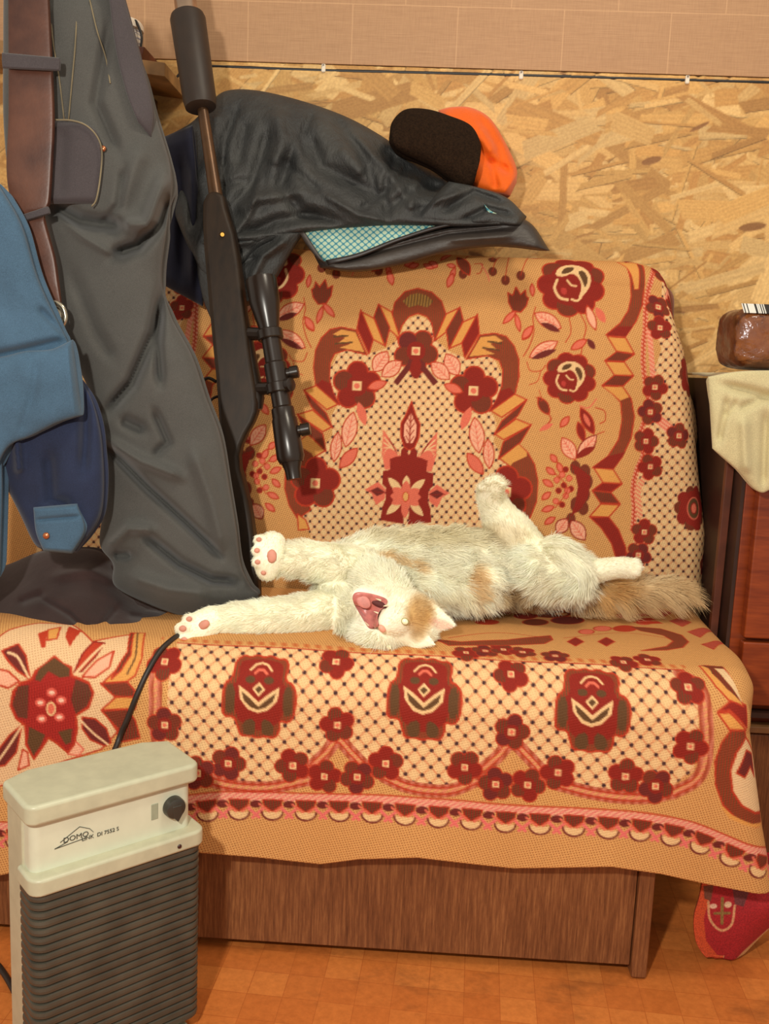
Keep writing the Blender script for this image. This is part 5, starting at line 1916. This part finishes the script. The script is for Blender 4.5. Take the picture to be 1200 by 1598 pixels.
def on_cloth(px, py, off=0.0022):
    i_ = np.argsort((_tx-px)**2+(_ty-py)**2)[:4]
    return PY(px, py, float(_tv[i_, 1].mean())-off)


tube('pocket_seam', [PY(a, b, 0.092) for a, b in ((84, 187), (112, 188), (135, 196), (152, 214), (159, 238), (156, 280), (150, 312), (143, 322))], 0.0011, SEAM, tr_, n=50, seg=6)
tube('fly_seam', [on_cloth(a, b) for a, b in ((121, -20), (118, 60), (112, 130), (107, 186))], 0.0010, SEAM, tr_, n=14, seg=6)
tube('fly_seam', [on_cloth(a, b) for a, b in ((78, -20), (82, 60), (92, 120), (100, 186))], 0.0010, SEAM, tr_, n=14, seg=6)
tube('side_seam', [on_cloth(a, b) for a, b in ((140, 0), (152, 50), (165, 90), (172, 130))], 0.0010, SEAM, tr_, n=14, seg=6)
ellipsoid('rivet', PY(161, 232, 0.098), np.eye(3), (0.0040, 0.003, 0.0040), plain('copper', (196, 120, 80), 0.3, metal=0.8), tr_)
sheet('waist_flap', [(165, -60), (178, 60), (196, 140), (215, 190)], [(178, -60), (222, 100), (238, 170), (236, 215)], 0.108, 0.12, 0.008, GRY2, tr_, n=50, mcols=16)
tag(tr_, 'grey canvas trousers hanging on the left, legs resting on the seat', 'trousers')

LEA = N('brown_leather')
v = LEA.coord()
f = LEA.noise(v, 14, 4, 0.6)
LEA.l(LEA.ramp(f, [(0.3, (62, 34, 26)), (0.7, (98, 60, 44))]), LEA.b.inputs['Base Color'])
LEA.b.inputs['Roughness'].default_value = 0.42
LEA.bump(LEA.noise(v, 260, 3), 0.15, 0.001)
bl = empty('belt', (-0.47, 0.09, 0.9))
sheet('strap', [(12, -60), (13, 60), (13, 180), (10, 260), (16, 310), (30, 340), (42, 400), (56, 440), (66, 480)], [(72, -60), (78, 60), (83, 180), (80, 260), (76, 315), (68, 338), (84, 400), (90, 440), (96, 482)], 0.082, 0.082, 0.005, LEA.m, bl, n=110, mcols=24, edge=0.25,
      folds=[([(20, 100), (80, 104)], 8, 0.003), ([(28, 340), (70, 332)], 5, 0.004)])
CHR = plain('chrome', (190, 180, 160), 0.25, metal=0.9)
tube('buckle', [PY(a, b, 0.075) for a, b in ((68, 480), (84, 472), (98, 480), (102, 498), (92, 512), (76, 500), (68, 482))], 0.0034, CHR, bl, n=40, seg=10)
ellipsoid('buckle_plate', PY(84, 490, 0.079), [RT, FW, UP], (0.012, 0.003, 0.012), CHR, bl)
ellipsoid('keeper_stud', PY(70, 459, 0.073), np.eye(3), (0.003, 0.003, 0.005), bpy.data.materials['brass'], bl)
tag(bl, 'brown leather belt hanging through the loops of the grey trousers', 'belt')
lp_ = sheet('belt_loop', [(3, 82), (3, 95), (4, 106)], [(92, 90), (93, 98), (92, 110)], 0.070, 0.070, 0.004, GRY2, tr_, n=20, mcols=40, edge=0.25)
sheet('belt_loop', [(26, 338), (27, 342), (30, 347)], [(74, 322), (76, 327), (77, 333)], 0.070, 0.070, 0.004, GRY2, tr_, n=14, mcols=24, edge=0.25)

DEN = fabric('blue_denim', (66, 92, 114), wrinkle=0.4, wscale=16, var=0.12, weave=900)
DEN2 = fabric('dark_denim', (36, 44, 68), wrinkle=0.4, wscale=16, var=0.15, weave=900)
dj = empty('denim_jacket', (-0.5, 0.08, 0.55))
sheet('sleeve', [(-60, 250), (-60, 350), (-60, 450), (-60, 580)], [(-4, 284), (34, 350), (62, 440), (112, 545)], 0.045, 0.045, 0.030, DEN, dj, n=90, mcols=50, edge=0.5, rough=0.003, nscale=(60, 90),
      folds=[([(-30, 560), (40, 545), (108, 530)], 7, 0.012), ([(60, 480), (105, 525)], 6, 0.008)])
sheet('turned_cuff', [(-30, 560), (6, 556), (40, 548), (80, 545), (113, 530)], [(-10, 740), (14, 697), (50, 680), (90, 660), (128, 648)], 0.032, 0.028, 0.026, DEN, dj, n=70, mcols=50, edge=0.4, rough=0.002, nscale=(60, 50),
      folds=[([(60, 560), (50, 620), (30, 680)], 8, 0.004)])
sheet('lower_sleeve', [(-20, 690), (0, 740), (30, 800), (52, 846), (66, 858)], [(118, 580), (146, 630), (160, 700), (158, 800), (120, 862)], 0.068, 0.068, 0.034, DEN2, dj, n=110, mcols=60, edge=0.6, rough=0.004, nscale=(60, 70),
      folds=[([(120, 560), (135, 640), (130, 740)], 9, 0.014), ([(75, 700), (80, 780), (110, 790)], 10, 0.012), ([(25, 680), (30, 740)], 6, -0.014)])
sheet('cuff_band', [(52, 792), (56, 830), (68, 860)], [(120, 786), (132, 826), (112, 864)], 0.036, 0.036, 0.014, DEN, dj, n=40, mcols=40, edge=0.5, folds=[([(55, 812), (125, 806)], 3, 0.006)])
sheet('body_edge', [(-60, 600), (-60, 860), (-60, 960)], [(2, 640), (4, 760), (0, 900)], 0.04, 0.04, 0.02, DEN, dj, n=40, mcols=20)
ellipsoid('cuff_button', PY(72, 836, 0.021), np.eye(3), (0.0045, 0.003, 0.0045), bpy.data.materials['copper'], dj)
tag(dj, 'blue denim jacket hanging at the far left edge, sleeve with buttoned cuff', 'jacket')

# ============================================================ DARK CLOTHES heap on the seat
DKC = fabric('dark_plum_cloth', (54, 38, 36), wrinkle=0.5, wscale=14, var=0.12)
hp = sheet('folded_garment', [(-60, 890), (0, 885), (60, 862), (110, 856), (160, 862), (200, 905), (245, 938), (280, 950), (305, 955)],
           [(-60, 1010), (0, 1003), (50, 984), (100, 980), (128, 990), (150, 1003), (200, 996), (255, 984), (305, 962)], 0.24, 0.052, 0.035, DKC, None, yt=[0, 0, 0, 0, 0.02, 0.09], n=130, mcols=70, edge=0.6, back=0.3, rough=0.006, nscale=(80, 50),
           folds=[([(60, 930), (110, 960), (150, 1000)], 5, 0.010), ([(185, 945), (160, 975), (145, 998)], 5, 0.010), ([(80, 900), (140, 890), (190, 910)], 8, -0.012), ([(30, 940), (70, 925)], 6, 0.01), ([(200, 960), (240, 965)], 5, 0.008)])
tag(hp, 'dark plum brown folded garment lying on the seat under the trousers', 'garment')

# ============================================================ CAT
# chains of (photo x, photo y, depth, radius in photo px); radii are turned into metres at that depth
def J(px, py, Y, r):
    q = PY(px, py, Y)
    return q, r*float((q-CAM)@FW)/F


CH = {
    'torso': [(545, 893, .205, 46), (600, 882, .225, 54), (680, 880, .245, 57), (760, 884, .255, 54), (820, 888, .26, 49), (865, 890, .26, 47), (893, 898, .262, 35)],
    'belly': [(600, 915, .19, 32), (680, 912, .20, 35), (760, 912, .21, 33)],
    'chest': [(545, 900, .19, 42), (530, 935, .15, 42), (548, 962, .12, 38), (560, 980, .09, 28)],
    'neck': [(570, 900, .18, 44), (595, 925, .13, 44), (612, 950, .095, 43)],
    'head': [(606, 958, .082, 46), (628, 966, .080, 49), (648, 974, .082, 43)],
    'cheek': [(600, 994, .056, 27), (570, 988, .072, 29)],
    'jaw': [(590, 936, .060, 21), (566, 928, .048, 14), (558, 930, .044, 11)],
    'muzzle': [(618, 966, .048, 27), (603, 973, .034, 16)],
    'armhi': [(560, 890, .18, 37), (510, 880, .15, 33), (465, 873, .13, 28), (432, 870, .115, 24)],
    'pawhi': [(426, 848, .108, 20), (420, 868, .104, 24), (418, 888, .106, 19)],
    'armlo': [(540, 950, .14, 39), (480, 961, .11, 35), (420, 966, .095, 31), (360, 968, .085, 26), (325, 974, .080, 24)],
    'pawlo': [(330, 970, .076, 25), (310, 982, .066, 26), (300, 996, .060, 20)],
    'thighup': [(818, 872, .25, 45), (800, 842, .255, 39), (784, 812, .26, 29), (770, 788, .258, 22), (765, 770, .250, 21), (772, 758, .235, 15)],
    'rump': [(862, 885, .225, 46), (885, 900, .21, 34), (830, 890, .215, 40)],
    'footr': [(890, 900, .25, 27), (930, 891, .25, 18.5), (962, 886, .245, 17), (984, 886, .24, 15)],
    'tail': [(905, 918, .275, 20), (950, 925, .275, 17), (1000, 922, .28, 15), (1045, 920, .285, 13), (1068, 922, .288, 8)],
}
cat = empty('cat', (0.0, 0.2, 0.43))
bm = bmesh.new()
samples = []   # centre, tangent, radius, chain
for nm, ch in CH.items():
    js = [J(*c) for c in ch]
    C_ = catmull([np.append(q, r) for q, r in js], max(8, len(js)*7))
    for i, c in enumerate(C_):
        tg = C_[min(i+1, len(C_)-1)][:3]-C_[max(i-1, 0)][:3]
        samples.append((c[:3], tg/np.linalg.norm(tg), c[3], nm))
        mt = Matrix.Translation(Vector([float(x) for x in c[:3]]))
        bmesh.ops.create_icosphere(bm, subdivisions=2, radius=float(c[3]), matrix=mt)


def blob(px, py, Y, r, sx=1, sy=1, sz=1, rot=0.0):
    """ellipsoid in the frame of the head: sx across the photo, sy along depth, sz up the photo"""
    q, rr = J(px, py, Y, r)
    a = math.radians(rot)
    e1 = RT*math.cos(a)+UP*math.sin(a); e3 = -RT*math.sin(a)+UP*math.cos(a)
    n0 = len(bm.verts)
    res = bmesh.ops.create_icosphere(bm, subdivisions=2, radius=1.0)
    for v in res['verts']:
        p = q+rr*(sx*v.co.x*e1+sy*v.co.y*FW+sz*v.co.z*e3)
        v.co = Vector([float(x) for x in p])


# toes
TOES = []
for (px, py, Y, r) in ((405, 842, .100, 9), (402, 859, .092, 9.5), (403, 877, .092, 9.5), (412, 894, .098, 8.5),
                       (296, 966, .056, 10), (286, 981, .046, 12), (288, 999, .042, 11.5), (305, 1010, .046, 9.5),
                       (753, 760, .232, 8), (763, 751, .226, 8), (775, 748, .224, 8), (785, 755, .224, 7),
                       (991, 877, .234, 7.5), (995, 886, .232, 7.5), (991, 894, .230, 7)):
    blob(px, py, Y, r, 1.15, 1.1, 0.95)
    TOES.append((px, py, Y, r))
# ears: flattened cones toward the right, crown end of the head
for (x0, y0, Y0_, x1, y1, Y1_, wpx) in ((662, 962, .078, 719, 980, .062, 31), (650, 996, .050, 684, 1008, .034, 21)):
    for t in np.linspace(0, 1, 12):
        px, py, Y = x0+(x1-x0)*t, y0+(y1-y0)*t, Y0_+(Y1_-Y0_)*t
        rot = -math.degrees(math.atan2(y1-y0, x1-x0))
        blob(px, py, Y, max(wpx*(1-t)**0.85, 2.2), 0.45, 0.28, 1.0, rot)
me = bpy.data.meshes.new('t')
bm.to_mesh(me); bm.free()
tmp = bpy.data.objects.new('t', me)
COL.objects.link(tmp)
md = tmp.modifiers.new('r', 'REMESH'); md.mode = 'VOXEL'; md.voxel_size = 0.0026
md = tmp.modifiers.new('s', 'SMOOTH'); md.iterations = 7; md.factor = 0.5
bpy.context.view_layer.update()
dg = bpy.context.evaluated_depsgraph_get()
me2 = bpy.data.meshes.new_from_object(tmp.evaluated_get(dg))
bpy.data.objects.remove(tmp)
me2.name = 'cat_body'

SCt = np.array([s_[0] for s_ in samples]); STg = np.array([s_[1] for s_ in samples]); SR = np.array([s_[2] for s_ in samples])
SN = np.array([s_[3] for s_ in samples])


def nearest(pts):
    out = np.empty(len(pts), int)
    for a_ in range(0, len(pts), 4000):
        d_ = np.linalg.norm(pts[a_:a_+4000, None, :]-SCt[None], axis=2)-SR[None]
        out[a_:a_+4000] = np.argmin(d_, 1)
    return out


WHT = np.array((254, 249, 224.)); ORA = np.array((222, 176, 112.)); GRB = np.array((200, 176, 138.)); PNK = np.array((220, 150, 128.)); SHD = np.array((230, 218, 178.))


def blobw(px, py, cx, cy, rx, ry, rot=0.0):
    a = math.radians(rot)
    x = (px-cx)*math.cos(a)+(py-cy)*math.sin(a)
    y = -(px-cx)*math.sin(a)+(py-cy)*math.cos(a)
    return np.clip(1.35-((x/rx)**2+(y/ry)**2), 0, 1)


def coat(pts, nidx):
    px, py = proj(pts)
    nz_ = np.array([noise.noise(Vector((float(p[0])*28, float(p[1])*28, float(p[2])*28))) for p in pts])
    c = np.tile(WHT, (len(pts), 1))
    c = c*(1+0.05*nz_[:, None])

    def put(wt, colr, s_=1.0):
        nonlocal c
        k_ = np.clip(wt*s_*(1+0.5*nz_), 0, 1)[:, None]
        c = c*(1-k_)+colr*k_
    tail = SN[nidx] == 'tail'
    put(tail*1.0, GRB*0.5+ORA*0.5, 0.75)
    put(tail*blobw(px, py, 940, 922, 40, 16), ORA, 0.8)
    put(blobw(px, py, 655, 958, 24, 33, 10), ORA*0.92, 0.95)            # patch behind the eye
    put(blobw(px, py, 652, 990, 14, 12), ORA*0.85, 0.6)
    put(blobw(px, py, 618, 873, 26, 8, 15), ORA, 0.75)                  # streak on the belly
    put(blobw(px, py, 650, 885, 16, 8, 40), ORA, 0.6)
    put(blobw(px, py, 745, 912, 16, 30, 0), ORA, 0.6)                   # flank
    put(blobw(px, py, 800, 930, 32, 18, 0), ORA*0.75, 0.7)
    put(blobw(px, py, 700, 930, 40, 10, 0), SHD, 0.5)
    put(blobw(px, py, 690, 835, 130, 20, 0), SHD*0.97, 0.75)            # far side's shade painted into the coat colour
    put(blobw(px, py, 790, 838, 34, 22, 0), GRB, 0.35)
    return np.clip(c, 0, 254)


nv = len(me2.vertices)
VC = np.empty(nv*3); me2.vertices.foreach_get('co', VC); VC = VC.reshape(-1, 3)
ni = nearest(VC)
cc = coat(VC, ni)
vx, vy = proj(VC)
ear = blobw(vx, vy, 690, 975, 22, 9, 20)
cc = cc*(1-0.6*ear[:, None])+PNK*0.6*ear[:, None]
for (px, py, Y, r) in TOES[:8]:
    k_ = 0.4*blobw(vx, vy, px, py, r*0.6, r*0.6)[:, None]
    cc = cc*(1-k_)+PNK*k_
ca = me2.color_attributes.new('coat', 'FLOAT_COLOR', 'POINT')
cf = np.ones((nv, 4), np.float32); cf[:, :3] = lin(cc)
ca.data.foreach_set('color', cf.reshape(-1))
k = N('cat_skin_fur')
at = k.n('ShaderNodeAttribute', attribute_name='coat')
k.l(at.outputs['Color'], k.b.inputs['Base Color'])
k.b.inputs['Roughness'].default_value = 0.9
k.b.inputs['Specular IOR Level'].default_value = 0.1
k.bump(k.noise(k.coord(), 300, 3), 0.5, 0.002)
body = link('cat_body', me2, k.m)
adopt(body, cat)

# --- face
hx = np.array([0.83, -0.56]); hx /= np.linalg.norm(hx)     # chin -> crown in the photo plane (x, up)
E1 = RT*hx[0]+UP*hx[1]; E2 = -RT*hx[1]+UP*hx[0]
PINKM = plain('cat_mouth_pink', (196, 116, 108), 0.35, var=0.1, scale=120)
DKM = plain('cat_mouth_dark', (84, 36, 34), 0.75)
NOSE = plain('cat_nose_pink', (230, 164, 138), 0.5, var=0.05)
TOOTH = plain('cat_tooth', (240, 228, 196), 0.25, var=0.03)


def scr(px, py, Y, r1, r2, r3, mat, name, rot=0.0, sub=3, parent=cat):
    q, s1 = J(px, py, Y, 1.0)
    a = math.radians(rot)
    e1 = RT*math.cos(a)+UP*math.sin(a); e3 = -RT*math.sin(a)+UP*math.cos(a)
    return ellipsoid(name, q, [e1, FW, e3], (r1*s1, r2*s1, r3*s1), mat, parent, sub)


def head_front(px, py, r=7):
    m_ = (vx-px)**2+(vy-py)**2 < r*r
    return float(VC[m_, 1].min()) if m_.any() else 0.05


ym = min(head_front(575, 945), head_front(585, 955))
# open mouth: three-cornered, from the chin (upper left) to the nose (lower right)
mpts = [(549, 930), (556, 923), (575, 925), (600, 932), (606, 938), (600, 947), (592, 953), (588, 966), (592, 978), (580, 982), (572, 978), (564, 958), (553, 946)]
Pm_ = np.array(mpts, float)
for _ in range(2):
    Q = np.roll(Pm_, -1, axis=0); Pm_ = np.stack([Pm_*0.75+Q*0.25, Pm_*0.25+Q*0.75], 1).reshape(-1, 2)
cen = Pm_.mean(0)


def surf_y(px, py, off=0.0):
    return head_front(px, py, 5)-off


vs, fs = [], []
rings = [1.0, 0.85, 0.6, 0.3, 0.05]
for ri, rr in enumerate(rings):
    for q in Pm_:
        x, y = cen+(q-cen)*rr
        vs.append(PY(x, y, surf_y(x, y)-0.0028+0.0022*(1-rr)))
n_ = len(Pm_)
for ri in range(len(rings)-1):
    for i in range(n_):
        fs.append((ri*n_+i, ri*n_+(i+1) % n_, (ri+1)*n_+(i+1) % n_, (ri+1)*n_+i))
fs.append(tuple((len(rings)-1)*n_+i for i in range(n_)))
base_n = len(vs)
for q in Pm_:
    vs.append(PY(q[0], q[1], surf_y(q[0], q[1])+0.006))
for i in range(n_):
    fs.append((i, base_n+i, base_n+(i+1) % n_, (i+1) % n_))
fs.append(tuple(base_n+i for i in range(n_))[::-1])
mo = mesh_obj('mouth', vs, fs, PINKM)
adopt(mo, cat)
scr(567, 939, surf_y(567, 939, 0.003), 13, 2.6, 9, plain('cat_tongue', (208, 134, 124), 0.55, var=0.06, scale=200), 'tongue', rot=-40).name = 'tongue'
sub(bpy.data.objects['tongue'], mo)
scr(590, 942, surf_y(590, 942, 0.001), 15, 4.6, 5.2, DKM, 'mouth_hollow', rot=-24)
scr(577, 961, surf_y(577, 961, 0.001), 11, 4.4, 4.4, DKM, 'mouth_hollow', rot=-58)
for (a, b_, c_, d_) in ((594, 937, 586, 934), (590, 957, 583, 954), (575, 976, 569, 970), (604, 945, 598, 946)):
    p0 = PY(a, b_, surf_y(a, b_, 0.002)); p1 = PY(c_, d_, surf_y(a, b_, 0.007))
    sub(lathe('tooth', p0, p1, [(0, 0.0013), (0.5, 0.001), (1, 0.0002)], TOOTH, None, seg=10), mo)
scr(596, 981, surf_y(596, 981, 0.001), 7.0, 4, 5.0, NOSE, 'nose', rot=-50)
EYE = plain('cat_eye_shine', (250, 255, 214), 0.12, metal=0.0, var=0.01, spec=1.0, coat=1.0)  # near-white green colour imitates the bright glint in the eyes
LID = plain('cat_eyelid', (176, 160, 96), 0.5)
for (px, py, r) in ((632, 970, 5.4), (607, 1010, 4.2)):
    yy = surf_y(px, py)
    scr(px, py, yy+0.0004, r*1.25, 3, r*1.05, LID, 'eyelid', rot=-40)
    scr(px, py, yy-0.0016, r, r*0.6, r*0.85, EYE, 'eye', rot=-40)
# paw pads
PAD = plain('paw_pad_pink', (206, 140, 118), 0.6, var=0.08)
for (px, py, Y, r) in TOES[:8]:
    fy = head_front(px, py, 4)
    scr(px-1, py, fy+0.0004, r*0.5, 2.2, r*0.42, PAD, 'paw_pad', sub=2)
scr(424, 868, head_front(424, 868, 4)+0.0006, 8, 2.6, 11, PAD, 'paw_pad', sub=2)
scr(318, 975, head_front(318, 975, 4)+0.0006, 10, 2.6, 7, PAD, 'paw_pad', rot=30, sub=2)

# --- fur
FLEN = {'torso': .022, 'belly': .020, 'chest': .017, 'neck': .015, 'head': .0065, 'cheek': .012, 'jaw': .006, 'muzzle': .0035, 'armhi': .010, 'pawhi': .0035, 'armlo': .010, 'pawlo': .0035,
        'thighup': .008, 'rump': .018, 'footr': .0045, 'tail': .034}
FSIGN = {'head': 1, 'cheek': 1, 'jaw': -1, 'muzzle': -1}
me2.calc_loop_triangles()
nt_ = len(me2.loop_triangles)
tri = np.empty(nt_*3, np.int32); me2.loop_triangles.foreach_get('vertices', tri); tri = tri.reshape(-1, 3)
A0, A1, A2 = VC[tri[:, 0]], VC[tri[:, 1]], VC[tri[:, 2]]
cr = np.cross(A1-A0, A2-A0); ar = np.linalg.norm(cr, axis=1)/2
nr = cr/(2*ar[:, None]+1e-12)
NH = 110000
ti = RNG.choice(nt_, NH, p=ar/ar.sum())
r1, r2 = np.sqrt(RNG.random(NH)), RNG.random(NH)
root = A0[ti]*(1-r1)[:, None]+A1[ti]*(r1*(1-r2))[:, None]+A2[ti]*(r1*r2)[:, None]
nrm = nr[ti]
kid = nearest(root)
rx, ry = proj(root)
L = np.array([FLEN[s_] for s_ in SN[kid]])
# keep the mouth, eyes, nose, pads and inner ears clear
keep = np.ones(NH, bool)
inside = np.zeros(NH, bool)
j = len(Pm_)-1
Pk = cen+(Pm_-cen)*1.08
for i in range(len(Pm_)):
    yi, yj, xi, xj = Pk[i, 1], Pk[j, 1], Pk[i, 0], Pk[j, 0]
    inside ^= ((yi > ry) != (yj > ry)) & (rx < (xj-xi)*(ry-yi)/(yj-yi+1e-12)+xi)
    j = i
front = nrm[:, 1] < 0.2
keep &= ~(inside & front)
for (px, py, r) in ((632, 970, 8), (607, 1010, 6), (596, 981, 8), (424, 868, 9), (318, 975, 8)):
    keep &= ~(((rx-px)**2+(ry-py)**2 < r*r) & front)
for (px, py, Y, r) in TOES[:8]:
    keep &= ~(((rx-px)**2+(ry-py)**2 < (r*0.5)**2) & front)
L = np.where(blobw(rx, ry, 690, 975, 30, 16, 20) > 0, 0.003, L)
L = np.where(blobw(rx, ry, 668, 1006, 16, 12, 20) > 0, 0.003, L)
keep &= root[:, 2] > 0.405
face = np.isin(SN[kid], ['head', 'muzzle', 'jaw'])
nearmouth = np.clip(1-np.hypot(rx-578, ry-952)/42, 0, 1)
L = np.where(face | (SN[kid] == 'cheek') | (SN[kid] == 'neck') | (SN[kid] == 'chest'), L*(1-0.8*nearmouth), L)
L = np.minimum(L, np.where(face, 0.012, 1))
root, nrm, kid, L, rx, ry = root[keep], nrm[keep], kid[keep], L[keep], rx[keep], ry[keep]
M = len(root)
flow = STg[kid].copy()
nm_ = SN[kid]
# hair on the head runs away from the nose
nose_p = PY(596, 981, 0.03)
away = root-nose_p; away /= np.linalg.norm(away, axis=1)[:, None]
hd_ = np.isin(nm_, ['head', 'cheek', 'jaw', 'muzzle'])
flow[hd_] = away[hd_]
flow[nm_ == 'neck'] *= -1
# clumps: low-frequency bending shared by neighbours
off = np.array([[noise.noise(Vector((float(p[0])*55, float(p[1])*55, float(p[2])*55))), noise.noise(Vector((float(p[0])*55+9, float(p[1])*55, float(p[2])*55))),
                 noise.noise(Vector((float(p[0])*55, float(p[1])*55+9, float(p[2])*55)))] for p in root])
flow = flow-nrm*(flow*nrm).sum(1)[:, None]
flow /= (np.linalg.norm(flow, axis=1)[:, None]+1e-9)
longf = np.clip(L/0.02, 0, 1)[:, None]
dirv = nrm*(0.35+0.25*longf)+flow*0.75+off*(0.4+0.75*longf)+RNG.normal(0, 0.13, (M, 3))
dirv /= np.linalg.norm(dirv, axis=1)[:, None]
droop = np.array([0, 0, -1.0])*(0.55*longf)
L = L*RNG.uniform(0.65, 1.15, M)
NP = 5
ts_ = np.linspace(0, 1, NP)
PT = root[:, None, :]+(dirv[:, None, :]*ts_[None, :, None]+(droop+flow*0.25)[:, None, :]*(ts_**2)[None, :, None]*0.6)*L[:, None, None]
# keep hairs above the seat
zmin = np.where(PT[..., 1] > 0.03, 0.4285, 0.30)
PT[..., 2] = np.maximum(PT[..., 2], zmin)
PT[..., 1] = np.where(PT[..., 2] < 0.50, np.minimum(PT[..., 1], 0.345), PT[..., 1])
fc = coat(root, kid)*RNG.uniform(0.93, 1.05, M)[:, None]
hc = bpy.data.hair_curves.new('fur')
hc.add_curves([NP]*M)
hc.attributes['position'].data.foreach_set('vector', PT.reshape(-1).astype(np.float32))
ra = hc.attributes.get('radius') or hc.attributes.new('radius', 'FLOAT', 'POINT')
rad = (0.00021*np.array([1.0, 0.9, 0.75, 0.5, 0.12]))[None, :]*np.clip(L/0.01, 0.65, 1.3)[:, None]
ra.data.foreach_set('value', rad.reshape(-1).astype(np.float32))
at_ = hc.attributes.new('coat', 'FLOAT_COLOR', 'CURVE')
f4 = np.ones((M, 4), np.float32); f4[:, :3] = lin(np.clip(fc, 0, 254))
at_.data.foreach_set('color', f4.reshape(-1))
k = N('cat_hair')
at = k.n('ShaderNodeAttribute', attribute_name='coat')
k.l(at.outputs['Color'], k.b.inputs['Base Color'])
k.b.inputs['Roughness'].default_value = 0.6
k.b.inputs['Specular IOR Level'].default_value = 0.2
hc.materials.append(k.m)
fo = bpy.data.objects.new('fur', hc)
COL.objects.link(fo)
adopt(fo, cat)
fo['kind'] = 'stuff'
# whiskers
for (x0, y0, x1, y1) in ((590, 996, 560, 1012), (594, 1000, 575, 1024), (620, 958, 640, 925), (616, 956, 622, 922)):
    p0 = PY(x0, y0, surf_y(x0, y0)); p1 = PY(x1, y1, 0.02)
    tube('whisker', [p0, (p0+p1)/2+np.array([0, -0.006, 0.002]), p1], [0.00028, 0.0001], TOOTH, cat, n=8, seg=5)
tag(cat, 'white and ginger long-haired cat sprawled on its back, mouth open in a yawn', 'cat')
